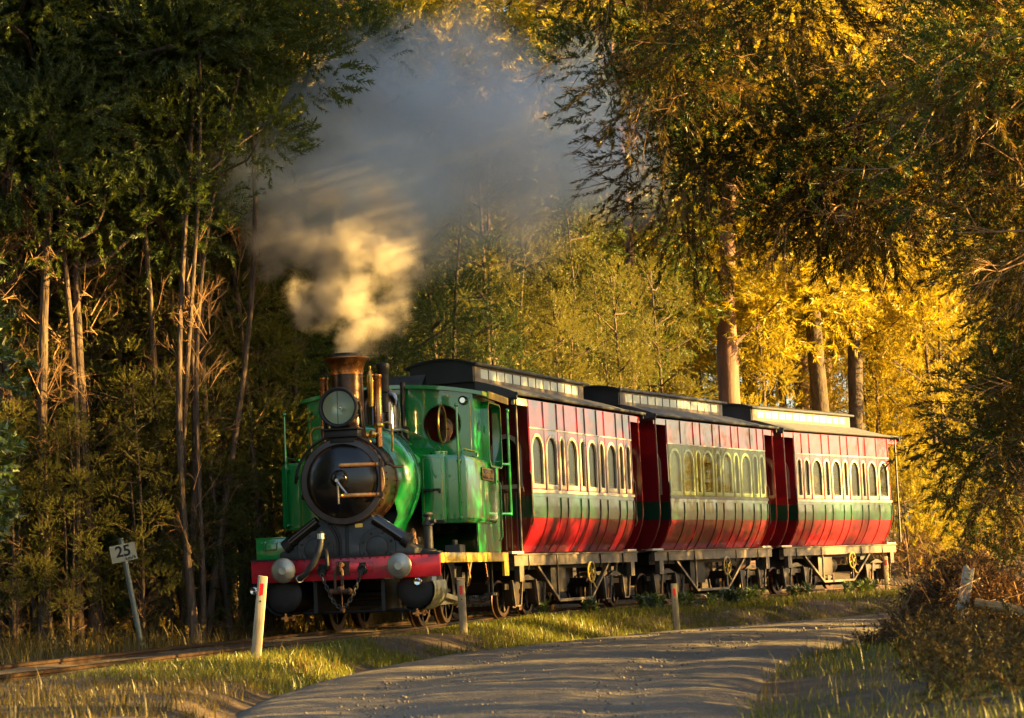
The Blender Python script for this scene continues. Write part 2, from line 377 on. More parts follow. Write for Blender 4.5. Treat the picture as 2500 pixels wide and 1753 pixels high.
# loose stones strewn over the gravel
rs = np.random.default_rng(8); k = 5000
ys = 8.5+rs.random(k)**1.6*22; xs = catmull(RL, ys)+(.02+.96*rs.random(k))*(catmull(RR, ys)-catmull(RL, ys)); sz = .004+.013*rs.random(k)**4
mid = (xs-catmull(RL, ys))/(catmull(RR, ys)-catmull(RL, ys))*2-1
zs = road_z(ys)+.05*(1-mid**2)-.005
oc = np.array([(1,0,0),(0,1,0),(-1,0,0),(0,-1,0),(0,0,.8),(0,0,-.8)])
jit = 1+.35*(rs.random((k,6,1))-.5); V = oc[None]*jit*sz[:,None,None]+np.stack([xs, ys, zs], -1)[:,None,:]
Ft = np.array([(0,1,4),(1,2,4),(2,3,4),(3,0,4),(1,0,5),(2,1,5),(3,2,5),(0,3,5)])
mat('stone_grey', (.2, .175, .14), .9, var=.5, vscale=20)
st = bpy.data.objects.new('loose_gravel', fast_mesh('loose_gravel', V.reshape(-1,3), (Ft[None]+(np.arange(k)*6)[:,None,None]).reshape(-1,3), 'stone_grey')); C.objects.link(st)
tag(st, 'loose grey stones scattered over the gravel road', 'gravel', kind='stuff')

GAUGE = .95
track = empty('railway_track', (0,0,0), label='rusty narrow gauge railway track curving through the grass', cat='track', kind='structure')
ty = np.arange(7, 49, .35); tx = track_x(ty); P = np.stack([tx, ty], -1); T = np.gradient(P, axis=0); T /= np.linalg.norm(T, axis=1)[:,None]; Nn = np.stack([T[:,1], -T[:,0]], -1)
prof = [(-.04,-.1),(.04,-.1),(.04,-.085),(.012,-.072),(.012,-.03),(.026,-.022),(.026,-.002),(.02,0),(-.02,0),(-.026,-.002),(-.026,-.022),(-.012,-.03),(-.012,-.072),(-.04,-.085)]
for sgn in (-1, 1):
    rows = [[(P[i,0]+Nn[i,0]*(sgn*GAUGE/2+a), P[i,1]+Nn[i,1]*(sgn*GAUGE/2+a), h) for a, h in prof+[prof[0]]] for i in range(len(P))]
    MB().grid(rows).build('rail', 'rail_steel', track)
    MB().grid([[r[6], r[7], r[8], r[9]] for r in [[(q[0], q[1], q[2]+.0025) for q in r] for r in rows]]).build('rail_head', 'rail_top', track)
rs = random.Random(3); slm = []
for k in range(4):
    b = MB().box(-.8, .8, -.1, .1, -.12, 0)
    b.v = [(x+rs.uniform(-.02,.02), y+rs.uniform(-.015,.015), z+rs.uniform(-.012,.012)) for x, y, z in b.v]
    slm.append(b.mesh('sleeper', 'sleeper_wood', bevel=.012))
s_len = np.concatenate([[0], np.cumsum(np.linalg.norm(np.diff(P, axis=0), axis=1))])
plm = MB().box(-.06,.06,-.07,.07,0,.012).box(-.05,-.03,-.02,.02,.012,.035).box(.03,.05,-.02,.02,.012,.035).mesh('tie_plate', 'iron_rust')
for j, sdist in enumerate(np.arange(.4, s_len[-1], .62)):
    x = np.interp(sdist, s_len, P[:,0]); y = np.interp(sdist, s_len, P[:,1]); i = min(int(np.searchsorted(s_len, sdist)), len(T)-1)
    so = part('sleeper', slm[j % 4], track, (x, y, -.092-.008*rs.random()), (0, 0, math.atan2(-T[i,0], T[i,1])+rs.uniform(-.03,.03)))
    if 12 < y < 36:
        for sgn in (-1, 1): part('tie_plate', plm, so, (sgn*GAUGE/2, 0, .0))

# ------------------------------------------------------------------ steam locomotive (local x right, y backwards, z up from rail)
LOCO_H = R(11.2)
L = empty('steam_locomotive', (-1.79, 21.92, 0), -LOCO_H, label='green tank steam locomotive with red buffer beam, copper-capped chimney and round headlamp', cat='locomotive')
G, GD = 'loco_green', 'loco_green_dark'
# frames and running plate
MB().box(-.98,.98,.012,3.4,.735,.762).build('running_plate', 'iron_dark', L)
for s in (-1,1):
    MB().box(s*.99-.015,s*.99+.015,.004,3.43,.665,.768).build('valance', 'yellow_and_reflection', L, bevel=.004)  # yellow colour stands in for a golden reflection on green paint
    MB().box(s*.99-.015,s*.99+.015,3.18,3.44,.5,.664).build('rear_step_plate', 'yellow_and_reflection', L)  # same golden reflection painted in as yellow
    MB().box(s*.36-.02,s*.36+.02,.1,3.3,.2,.73).build('frame_plate', 'iron_dark', L)
bm_ = MB().box(-1,1,-.03,0,.53,.755).build('buffer_beam', 'beam_red', L, bevel=.003)
b = MB().box(-1.005,1.005,-.045,.02,.7565,.772)
for i in range(26): b.sphere((-.97+i*1.94/25,-.046,.745), .008, 6, 4)
b.build('beam_flange', 'iron_dark', bm_)
MB().box(-.36,.3,-.042,-.0305,.6,.7).build('beam_patch', 'beam_red', bm_, bevel=.004)
for x,z in ((-.29,.66),(.24,.66),(-.06,.69)):
    MB().lathe([(.001,-.07),(.02,-.07),(.022,-.06),(.022,-.042)], (x,0,z), 'y', 6).build('bolt', 'beam_red', bm_)
for x in (-.61,.61):
    bu = MB().lathe([(.001,-.215),(.04,-.216),(.046,-.212),(.1,-.205),(.126,-.19),(.13,-.182),(.126,-.17),(.06,-.165),(.052,-.16),(.052,-.05),(.075,-.045),(.075,-.034)], (x,0,.65), 'y', 36).build('buffer', 'buffer_steel', L)
    b = MB().box(x-.075,x+.075,-.044,-.031,.55,.745)
    for sx in (-1,1):
        for sz in (-1,1): b.sphere((x+sx*.058,-.046,.648+sz*.08), .013, 6, 4)
    b.build('buffer_base', 'iron_grey', bu, bevel=.003)
# drawhook, shackle, chain
hk = MB().box(-.09,.05,-.043,-.031,.58,.72).tube([(-.02,-.04,.68),(-.02,-.13,.69),(-.02,-.17,.66),(-.02,-.15,.62),(-.02,-.12,.6)], [.026,.026,.024,.02,.012], 10).build('draw_hook', 'iron_rust', L)
for sx in (-.055,.02):
    MB().tube([(-.02+(sx+.0175)*.3,-.14,.645),(-.0175+sx,-.15,.62),(-.0175+sx,-.155,.5),(-.0175+sx,-.155,.42)], [.014,.016,.017,.017], 8).build('link_bar', 'iron_rust', hk)
MB().tube([(-.1,-.155,.415),(.06,-.155,.415)], .026, 10).sphere((-.115,-.155,.415),.034).sphere((.075,-.155,.415),.034).sphere((-.02,-.155,.43),.042).build('coupling_pin', 'iron_rust', hk)
MB().tube([(-.005,-.16,.4),(-.003,-.16,.24)], .007, 6).sphere((-.003,-.16,.225),.03).build('screw_weight', 'iron_rust', hk)
for x in (-.24,.19):
    MB().torus((x,-.06,.63),.04,.014,'y',14,6).box(x-.035,x+.035,-.05,-.031,.6,.7).build('chain_eye', 'iron_dark', L)
ca = MB(); A, B_, lo = Vector((-.24,-.07,.6)), Vector((.19,-.07,.62)), Vector((-.04,-.09,.3))
pts = []
for i in range(61):
    t = i/60; p = A.lerp(B_, t); p.z -= (4*t*(1-t))**1.15*.355; p.y -= .03*4*t*(1-t); pts.append(p)
ln = [0]
for i in range(60): ln.append(ln[-1]+(pts[i+1]-pts[i]).length)
nl = int(ln[-1]/.036)
for k in range(nl):
    sd = (k+.5)/nl*ln[-1]; i = next(j for j in range(60) if ln[j+1] >= sd); p = pts[i]; d = (pts[i+1]-pts[i]).normalized()
    q = Vector((0,-1,0)) if k % 2 else d.cross(Vector((0,-1,0))).normalized()
    ring = [p + d*.027*math.cos(a)*1. + q*.016*math.sin(a) for a in [2*math.pi*j/10 for j in range(10)]]
    ca.tube(ring, .0075, 5, closed=True)
ca.build('safety_chain', 'iron_grey', L)
hs = MB().tube([(-.235,-.06,1.0),(-.225,-.1,1.005),(-.215,-.13,.97),(-.22,-.14,.9),(-.25,-.15,.8),(-.3,-.16,.7),(-.37,-.15,.62),(-.45,-.11,.565),(-.49,-.06,.56)], .033, 12).build('brake_hose', 'iron_grey', L)
MB().tube([(-.215,-.13,1.01),(-.214,-.131,.955)],.042,10).build('hose_clamp','steel_bright',hs); MB().tube([(-.46,-.1,.562),(-.5,-.05,.558)],.042,10).build('hose_clamp','steel_bright',hs)
MB().tube([(-.19,-.03,.78),(-.19,-.06,.84),(-.18,-.07,.8),(-.17,-.08,.7),(-.17,-.07,.64)],.022,8).build('hose_hook','iron_dark',L)
for x,z in ((.76,.48),(-.98,.455)):
    q = MB().lathe([(.001,-.03),(.03,-.035),(.042,-.025),(.046,-.01),(.04,.02),(.02,.05)],(x,-.02,z),'y',20).build('marker_lamp','chrome',L)
    MB().obox((x,.0,z+.03),(x,.0,.54),.02,.02).build('lamp_bracket','iron_dark',q)
# cylinder saddle and covers
sad = MB().prism([(-.72,.765),(.72,.765),(.72,.83),(.5,.93),(.3,1.12),(.25,1.2),(-.25,1.2),(-.3,1.12),(-.5,.93),(-.72,.83)],'y',.06,.62).build('cylinder_saddle','iron_grey',L,bevel=.012)
MB().box(-.012,.0,.048,.0595,.77,1.16).box(.012,.024,.048,.0595,.77,1.16).build('saddle_seam','iron_dark',sad)
for x in (-.33,.33):
    b = MB().lathe([(.001,.02),(.07,.018),(.11,.03),(.12,.045),(.19,.045),(.196,.05),(.196,.0595)],(x,0,.85),'y',30)
    for k in range(8):
        a = 2*math.pi*(k+.5)/8; b.sphere((x+.157*math.cos(a),.043,.85+.157*math.sin(a)),.014,6,4)
    b.build('valve_cover','iron_grey',sad)
MB().box(.1,.18,.05,.0592,1.06,1.1).build('maker_plate','brass',sad)
for s in (-1,1):
    st_ = MB().tube([(s*.3,.08,1.14),(s*.64,.08,.9)],.062,14).build('steam_pipe','black_gloss',L)
    MB().tube([(s*.6,.08,.928),(s*.665,.08,.882)],.075,12).build('pipe_flange','iron_dark',st_)
for x0,x1 in ((-.17,-.09),(-.14,-.06)):
    MB().tube([(x0,-.01,1.12),(x0,.03,1.1),(x1-.02,.035,1.0),(x1,.04,.92),(x1,.045,.77)],.011,6).build('drain_pipe','iron_dark',L)
# smokebox
SZ = 1.54
sb = MB().lathe([(.44,-.005),(.452,0),(.452,.03),(.44,.035),(.44,.5),(.452,.505),(.452,.55),(.44,.555)],(0,0,SZ),'y',56)
sbo = sb.build('smokebox','smokebox_side',L)
b = MB()
for k in range(40):
    a = 2*math.pi*k/40; b.sphere((.452*math.cos(a),.07,SZ+.452*math.sin(a)),.01,6,4); b.sphere((.452*math.cos(a),.46,SZ+.452*math.sin(a)),.01,6,4)
b.build('rivet_rows','smokebox_side',sbo)
MB().lathe([(.375,-.012),(.385,-.02),(.44,-.012),(.445,-.0055)],(0,0,SZ),'y',56).build('smokebox_front_ring','smokebox_ring',sbo)
dr = MB().lathe([(.0005,-.125),(.08,-.122),(.16,-.112),(.25,-.09),(.32,-.063),(.362,-.036),(.378,-.02),(.379,-.012)],(0,0,SZ),'y',56).build('smokebox_door','smokebox_black',L)
MB().lathe([(.0005,-.185),(.03,-.184),(.06,-.172),(.082,-.15),(.09,-.128),(.094,-.118)],(0,0,SZ+.02),'y',28).build('door_hub','smokebox_black',dr)
MB().tube([(0,-.18,SZ+.01),(.0,-.2,SZ),(.006,-.2,SZ-.24)],[.014,.013,.011],8).tube([(.0,-.215,SZ),(.03,-.22,SZ-.05),(.1,-.225,SZ-.14)],[.014,.013,.011],8).tube([(0,-.17,SZ+.0),(0,-.235,SZ+.0)],.018,10).build('door_handle','steel_bright',dr)
for z in (.155,-.155):
    rows_x = [-.0,.1,.2,.3,.36,.41]
    yy = [-.135 if abs(z) > 0 else 0]
    b = MB()
    for x0,x1 in zip(rows_x[:-1],rows_x[1:]):
        f_ = lambda x: -.145+.13*min(1,(math.hypot(x,z)/.40))**2.6
        b.obox((x0,f_(x0),SZ+z),(x1+.004,f_(x1),SZ+z),.014,.042,(0,0,1))
    b.build('hinge_strap','buffer_steel' if False else 'copper',dr,bevel=.003)
MB().tube([(.415,-.03,SZ-.2),(.415,-.03,SZ+.21)],.016,8).box(.395,.435,-.05,.0,SZ+.13,SZ+.18).box(.395,.435,-.05,.0,SZ-.18,SZ-.13).build('hinge_pin','smokebox_side',dr)
ar = []
for i in range(25):
    a = R(172-i*(172-20)/24); ar.append((.495*math.cos(a),-.02,SZ+.475*math.sin(a)))
ar = [(ar[0][0]-.02,.02,ar[0][2]-.06)]+ar+[(.56,.05,SZ+.12),(.62,.1,SZ+.13)]
hr = MB().tube(ar,.014,8).build('handrail','iron_dark',L)
MB().sphere((0,-.02,SZ+.475),.026).sphere((-.49,-.0,SZ+.06),.024).sphere((.47,-.01,SZ+.16),.024).build('handrail_knob','iron_dark',hr)
# headlamp on its bracket
hl = MB().lathe([(.172,-.09),(.182,-.105),(.2,-.1),(.208,-.085),(.205,-.07),(.19,-.055),(.188,.08),(.17,.11),(.0005,.115)],(.01,-.02,2.293),'y',44).build('headlamp','black_gloss',L)
MB().lathe([(.0005,.05),(.05,.045),(.1,.02),(.14,-.02),(.17,-.075)],(.01,-.02,2.293),'y',36).build('reflector','lamp_glass_back',hl)
MB().sphere((.01,-.03,2.293),.026,12,8).tube([(.01,.02,2.293),(.01,-.04,2.293)],.016,8).build('bulb','chrome',hl)
MB().lathe([(.0005,-.115),(.09,-.11),(.174,-.093)],(.01,-.02,2.293),'y',36).build('lens','lamp_glass',hl)
MB().torus((.01,-.115,2.293),.192,.02,'y',44,8).build('lamp_rim','iron_dark',hl)
MB().tube([(.01,-.137,2.12),(.01,-.14,2.293),(.01,-.137,2.466)],.004,5).build('lens_bar','iron_dark',hl)
MB().box(-.19,.21,-.1,.12,2.062,2.082).box(-.17,.19,-.06,.1,1.99,2.061).box(-.12,.14,-.02,.09,1.93,1.989).obox((.2,.05,2.09),(.2,.02,2.28),.03,.03).obox((-.18,.05,2.09),(-.18,.02,2.28),.03,.03).build('lamp_bracket','iron_dark',L,bevel=.006)
# chimney
ch = MB().lathe([(.24,1.93),(.215,1.97),(.185,2.03),(.17,2.12),(.166,2.25),(.164,2.69)],(0,.3,0),'z',40).build('chimney','chimney_bronze',L)
cc = MB().lathe([(.168,2.66),(.17,2.69),(.175,2.72),(.19,2.76),(.215,2.795),(.24,2.813),(.247,2.826),(.24,2.838),(.2,2.843),(.165,2.85)],(0,.3,0),'z',40).build('chimney_cap','copper',ch)
b = MB()
for k in range(18):
    a = 2*math.pi*k/18; b.sphere((.171*math.cos(a),.3+.171*math.sin(a),2.69),.009,6,4)
b.build('cap_rivets','copper',ch)
MB().lathe([(.168,2.843),(.17,2.88),(.14,2.88),(.135,2.5)],(0,.3,0),'z',36).build('chimney_lip','iron_dark',ch)
# copper feed columns, brass fittings
for s in (-1,1):
    x = s*.29; y0 = .42
    co = MB().lathe([(.034,1.9),(.034,2.1),(.05,2.115),(.052,2.15),(.042,2.165),(.044,2.62),(.05,2.63),(.05,2.655),(.03,2.66)],(x,y0,0),'z',18).build('feed_column','copper',L)
    MB().lathe([(.05,2.1),(.056,2.11),(.056,2.14),(.05,2.15)],(x,y0,0),'z',18).build('column_ring','brass',co)
    MB().tube([(x+.03,y0,2.14),(x+.1,y0-.01,2.15),(x+.14,y0-.01,2.12),(x+.145,y0-.01,2.0),(x+.14,y0,1.84)] if s > 0 else [(x-.03,y0,2.14),(x-.12,y0-.01,2.13),(x-.16,y0,2.08),(x-.15,y0,1.84)],.013,8).build('elbow_pipe','brass',co)
b = MB().sphere((.24,.36,2.03),.045).sphere((.17,.34,2.02),.04).sphere((.2,.32,1.95),.04).tube([(.12,.33,2.02),(.3,.37,2.03)],.022,8).build('check_valve','brass',L)
MB().lathe([(.04,2.3),(.045,2.5),(.06,2.52),(.06,2.75),(.07,2.77),(.07,2.82),(.05,2.83),(.02,2.835)],(.22,.95,0),'z',20).build('safety_valve','iron_dark',L)
MB().lathe([(.03,2.36),(.034,2.5),(.05,2.62),(.045,2.7),(.03,2.74),(.012,2.76),(.012,2.8)],(.1,.85,0),'z',16).build('whistle','brass',L)
# boiler and dome
sec = [(.6*math.cos(a_), .6*math.sin(a_)) for a_ in np.linspace(R(90),R(-28),16)]+[(.49,-.37),(.44,-.46),(.415,-.56),(.405,-.7),(.405,-.79)]
sec = sec+[(-x,z) for x,z in sec[::-1]]
def bsec(y,k): return [(x*k if z > -.3 else x*(k*.5+.5)-.0, y, SZ+.02+(z*k if z > 0 else z*(k if z > -.3 else 1))) for x,z in sec]
bo = MB().grid([bsec(y,k) for y,k in ((.556,.74),(.57,.79),(.6,.86),(.65,.92),(.72,.965),(.8,.99),(.88,1.),(.93,.985),(.94,.9),(.94,.7))]).build('boiler',G,L,smooth=50)
MB().lathe([(.44,.9),(.44,2.0)],(0,0,SZ+.02),'y',40).build('boiler_barrel',GD,L)
for y in (.78,.9): MB().tube([(x,y,z) for x,_,z in bsec(y,1.004)[:17]],.007,5).tube([(-x,y,z) for x,_,z in bsec(y,1.004)[:17]],.007,5).build('boiler_band',GD,bo)
MB().box(-.38,.38,.75,1.95,.77,1.25).build('firebox','iron_dark',L,bevel=.05)
MB().lathe([(.36,1.98),(.3,2.03),(.26,2.08),(.245,2.16),(.243,2.38),(.235,2.46),(.21,2.53),(.16,2.585),(.09,2.615),(.0005,2.622)],(0.02,1.45,0),'z',44).build('steam_dome','black_gloss',L)
MB().tube([(.15,.95,2.1),(.32,1.3,2.13),(.36,1.98,2.08)],.016,8).build('rod','steel_bright',L)
MB().tube([(.18,1.93,2.02),(.18,1.93,2.7)],.03,8).box(.13,.23,1.86,1.98,2.0,2.2).build('injector_pipe','iron_dark',L)
# side tanks
for s in (-1,1):
    def sx(a,b): return (a,b) if s > 0 else (-b,-a)
    x0,x1 = sx(.68,1.03)
    tk = MB().prism(rrect(x0,x1,1.09,1.82,.06,5),'y',1.2,2.78).build('side_tank',G,L,bevel=.018)
    x0,x1 = sx(.55,.815)
    pn = MB().prism(rrect(x0,x1,1.09,1.83,.03,4),'y',1.12,1.9).build('tank_front_box',G,L,bevel=.012)
    loop = rrect(x0+.03,x1-.03,1.13,1.795,.03,4)
    MB().tube([(p[0],1.1195,p[1]) for p in loop],.0022,5,closed=True).build('yellow_lining','lining_yellow',pn)
    MB().box(x0+.04,x1-.05,1.06,1.119,1.44,1.462).box(x0+.04,x0+.055,1.07,1.119,1.41,1.44).box(x1-.065,x1-.05,1.07,1.119,1.41,1.44).build('step_bar','iron_dark',pn)
    MB().box(x0+.02,x1-.02,1.06,1.119,1.096,1.125).build('lower_step','iron_dark',pn)
    xg = s*.965
    gr = MB().tube([(xg,1.17,1.14),(xg,1.15,1.17),(xg,1.15,1.76),(xg,1.15,2.34)],[.014,.014,.014,.012],8).sphere((xg,1.15,2.35),.024).sphere((xg,1.17,1.14),.026).sphere((xg,1.17,1.75),.028).build('handrail',G,L)
    MB().lathe([(.1,1.82),(.1,1.86),(.105,1.863),(.105,1.88),(.02,1.9),(.001,1.9)],(s*.66,1.5,0),'z',22).torus((s*.66,1.5,1.905),.03,.006,'y',12,5,0,math.pi).build('tank_filler',G,L)
    MB().tube([(s*.99,1.25,1.83),(s*.99,1.25,1.88),(s*.99,1.98,1.88),(s*.99,1.98,1.83)],.014,8).build('tank_rail',G,L)
# nameplate on the right tank
npl = MB().box(1.0305,1.042,1.98,2.56,1.57,1.71).build('nameplate','iron_dark',L,bevel=.004)
MB().tube([(1.043,p[0],p[1]) for p in rrect(1.99,2.55,1.58,1.70,.012,3)],.006,5,closed=True).build('plate_border','brass',npl)
part('lettering', text_mesh('Wee Georgie Wood',.078,.003,'brass',.92), npl, (1.0445,2.27,1.636), (R(90),0,R(90)))
MB().prism([(2.2,.9),(2.23,.95),(2.26,.9),(2.23,.85)],'x',.9645,.972).build('works_plate','steel_bright',L).location = (-.0,0,1.27)
# cab
def roofz(x): return 2.665-.125*(x/1.08)**2
pl = [(-.96,1.84),(.96,1.84)]+[(x,roofz(x)-.03) for x in np.linspace(.96,-.96,15)]
cf = MB().prism(pl,'y',2.0,2.02,[circle(.6,2.215,.215,32)[::-1],circle(-.6,2.215,.215,32)[::-1]]).build('cab_front',G,L)
for s in (-1,1):
    q = empty('window'); q.parent = L; q.location = (s*.6,2.01,2.215); q.rotation_euler = (0,0,R(91))
    MB().torus((0,0,0),.207,.012,'y',36,8).sphere((0,0,.222),.018).sphere((0,0,-.222),.018).build('window_frame','brass',q)
    MB().lathe([(.0005,0),(.2,0)],(0,0,0),'y',32).build('pane','window_glass',q)
    MB().torus((s*.6,2.0,2.215),.216,.008,'y',36,6).build('window_bead',GD,cf)
MB().tube([(x_,1.998,z_) for x_,z_ in [(.93,1.86),(.93,2.5)]],.003,5).tube([(-.93,1.998,1.86),(-.93,1.998,2.5)],.003,5).tube([(.12,1.998,1.9),(.12,1.998,2.6)],.004,5).build('yellow_lining','lining_yellow',cf)
ll = MB().lathe([(.001,-.05),(.03,-.05),(.04,-.04),(.044,-.02),(.04,0)],(.855,2.0,2.465),'y',20).build('cab_lamp','chrome',L)
MB().torus((.855,1.96,2.465),.044,.007,'y',20,6).build('lamp_rim','iron_dark',ll)
for s in (-1,1):
    x0,x1 = (.945,.963) if s > 0 else (-.963,-.945)
    side = MB().prism([(2.021,.77),(3.2,.77),(3.2,2.53),(2.021,2.53)],'x',x0,x1,[rrect(2.42,3.08,1.75,2.46,.08,4)[::-1]]).build('cab_side',G,L)
    xo0,xo1 = (.9635,1.05) if s > 0 else (-1.05,-.9635)
    rr_o = rrect(2.4,3.1,1.73,2.48,.09,5); rr_i = rrect(2.42,3.08,1.75,2.46,.08,5)
    MB().prism(rr_o,'x',xo0,xo1,[rr_i[::-1]]).build('window_shade',G,side)
b = MB(); xs_ = np.linspace(-1.08,1.08,21)
b.grid([[(x,y,roofz(x)+.012) for x in xs_] for y in (1.93,3.36)]).grid([[(x,y,roofz(x)-.03) for x in xs_] for y in (1.93,3.36)][::-1])
b.grid([[(x,1.93,roofz(x)+.012) for x in xs_],[(x,1.93,roofz(x)-.03) for x in xs_]]).grid([[(x,3.36,roofz(x)-.03) for x in xs_],[(x,3.36,roofz(x)+.012) for x in xs_]])
b.box(1.075,1.09,1.93,3.36,roofz(1.08)-.035,roofz(1.08)+.014).box(-1.09,-1.075,1.93,3.36,roofz(1.08)-.035,roofz(1.08)+.014)
rf = b.build('cab_roof',G,L)
MB().box(1.0905,1.104,2.2,3.3,roofz(1.08)-.05,roofz(1.08)+.03).build('roof_edge_light','yellow_and_reflection',rf)  # added strip: yellow light on the roof's side edge painted as colour
hb = MB().grid([[(-.24,2.4,2.685),(.28,2.4,2.685)],[(-.23,2.56,2.82),(.3,2.56,2.835)],[(-.22,2.6,2.82),(.29,2.6,2.835)],[(-.24,2.7,2.69),(.28,2.7,2.69)]]).build('roof_hatch','iron_grey',rf,smooth=20)
MB().box(-.28,.32,2.36,2.74,2.66,2.686).build('hatch_frame','iron_dark',rf)
MB().prism([(-.96,.77),(.96,.77),(.96,1.5),(-.96,1.5)],'y',3.2,3.22).build('bunker_back',G,L)
for s in (-1,1): MB().tube([(s*1.06,3.42,1.2),(s*1.06,3.42,2.42)],.019,8).tube([(s*1.06,3.42,1.22),(s*.97,3.2,1.22)],.015,6).tube([(s*1.06,3.42,1.8),(s*.97,3.2,1.8)],.015,6).sphere((s*1.06,3.42,2.43),.028).tube([(s*.985,3.05,1.6),(s*1.02,3.06,1.56),(s*1.02,3.06,.95),(s*.99,3.04,.9)],.014,6).build('handrail',G,L)
MB().box(-.6,.6,2.4,2.9,1.0,1.7).lathe([(.001,2.35),(.3,2.35),(.3,2.42)],(0,0,1.55),'y',24).build('firebox_backhead','iron_dark',L)
# cab floor lining so the inside is dark
MB().box(-.94,.94,2.03,3.19,.765,.79).build('cab_floor','iron_dark',L)
# toolbox, jack, oil pots on the running plate
tb = MB().box(-.985,-.665,.1,.4,.7725,.985).build('toolbox',G,L,bevel=.006)
MB().box(-.99,-.66,.095,.405,.985,.998).build('lid',G,tb,bevel=.004)
MB().tube([(-.88,.085,.94),(-.88,.07,.87),(-.76,.07,.87),(-.76,.085,.94)],.007,6).sphere((-.88,.092,.945),.014).sphere((-.76,.092,.945),.014).sphere((-.92,.095,.945),.009).sphere((-.72,.095,.945),.009).build('handle','steel_bright',tb)
jk = MB().lathe([(.085,.772),(.085,.8),(.05,.82),(.045,1.05),(.058,1.06),(.058,1.1),(.035,1.11),(.03,1.14),(.06,1.17),(.05,1.19),(.001,1.185)],(.78,.42,0),'z',16).box(.68,.9,.3,.54,.7635,.79).tube([(.8,.4,1.09),(.87,.37,1.1)],.02,8).build('screw_jack','iron_grey',L)
for x,y in ((.5,.4),(.6,.5)):
    MB().lathe([(.045,.763),(.05,.8),(.045,.9),(.03,.95),(.035,.97),(.02,1.02),(.001,1.04)],(x,y,0),'z',12).build('oil_pot','copper',L)
MB().box(.84,1.0,.9,1.15,.763,.85).lathe([(.03,.85),(.03,.9),(.001,.91)],(.92,1.02,0),'z',10).build('lubricator','iron_grey',L)
# outside cylinders with curved casing
for s in (-1,1):
    cy = MB().lathe([(.001,.02),(.1,.02),(.17,.035),(.19,.05),(.19,.6),(.17,.62),(.001,.62)],(s*.7,.06,.4),'y',30).build('cylinder','iron_dark',L)
    b = MB(); arc = [R(a) for a in np.linspace(25,-125,14)]
    rows = [[(s*(.7+.215*math.cos(a)),y,.4+.215*math.sin(a)) for a in arc] for y in (.06,.62)]
    b.grid(rows).build('cylinder_casing','galvanised',cy)
    MB().obox((s*.93,.0,.67),(s*.925,.0,.49),.045,.012,(0,1,0)).box(s*.93-.03,s*.93+.03,-.02,.02,.62,.67).build('casing_strap','steel_bright',cy)
    for yy in (.14,.42): MB().tube([(s*.7,yy,.21),(s*.7,yy,.13)],.02,8).box(s*.7-.04,s*.7+.04,yy-.03,yy+.03,.15,.17).build('drain_cock','copper',cy)
# wheels and motion
def wheel(name,x,y,r,parent,m='iron_dark',w=.09,spokes=9,tyre='rail_steel'):
    q = empty(name); q.parent = parent; q.location = (x,y,r)
    s = 1 if x > 0 else -1
    MB().lathe([(r-.05,-w/2),(r-.004,-w/2),(r,-w/2+.01),(r,w/2-.03*1),(r+.025,w/2-.02),(r+.025,w/2),(r-.05,w/2)] if s < 0 else [(r-.05,-w/2),(r+.025,-w/2),(r+.025,-w/2+.02),(r,-w/2+.03),(r,w/2-.01),(r-.004,w/2),(r-.05,w/2)],(0,0,0),'x',36).build('tyre',tyre,q)
    b = MB().lathe([(.001,-w/2),(.07,-w/2),(.07,w/2),(.001,w/2)],(0,0,0),'x',16)
    for k in range(spokes):
        a = 2*math.pi*k/spokes; b.obox((0,0,0),(0,(r-.04)*math.cos(a),(r-.04)*math.sin(a)),.04,.045,(1,0,0))
    b.build('spokes',m,q); return q
for y in (1.15,2.25):
    for s in (-1,1): wheel('wheel',s*GAUGE/2,y,.36,L)
    MB().tube([(-.47,y,.36),(.47,y,.36)],.05,10).build('axle','iron_dark',L)
for s in (-1,1):
    MB().obox((s*.6,1.15,.25),(s*.6,2.25,.25),.03,.07).sphere((s*.61,1.15,.25),.06).sphere((s*.61,2.25,.25),.06).build('coupling_rod','steel_bright',L)
    MB().obox((s*.68,.68,.4),(s*.68,2.25,.25),.03,.05).box(s*.68-.04,s*.68+.04,.75,.9,.33,.47).build('connecting_rod','steel_bright',L)
    b = MB()
    for k in range(6): b.obox((s*.36,.95+.05*k,.62-.018*k),(s*.36,1.55-.05*k,.62-.018*k),.07,.014)
    b.build('leaf_spring','iron_dark',L)
    MB().box(s*.86-.05,s*.86+.05,2.9,3.15,.28,.31).obox((s*.86,2.92,.75),(s*.86,2.92,.3),.02,.012).obox((s*.86,3.13,.75),(s*.86,3.13,.3),.02,.012).build('footstep','iron_grey',L)
MB().tube([(-.55,.3,.2),(.62,.3,.2)],.018,8).tube([(.5,.3,.2),(.5,.3,.1)],.014,6).tube([(-.5,.3,.2),(-.5,.3,.1)],.014,6).build('guard_iron','iron_dark',L)
MB().box(-.34,.34,1.3,3.2,.24,.5).build('ash_pan','iron_dark',L)
for yy,zz in ((1.7,.5),(2.6,.45)):
    MB().tube([(.9,yy,.66),(.92,yy,.5),(.88,yy+.1,.42)],.012,6).build('pipe','copper',L)

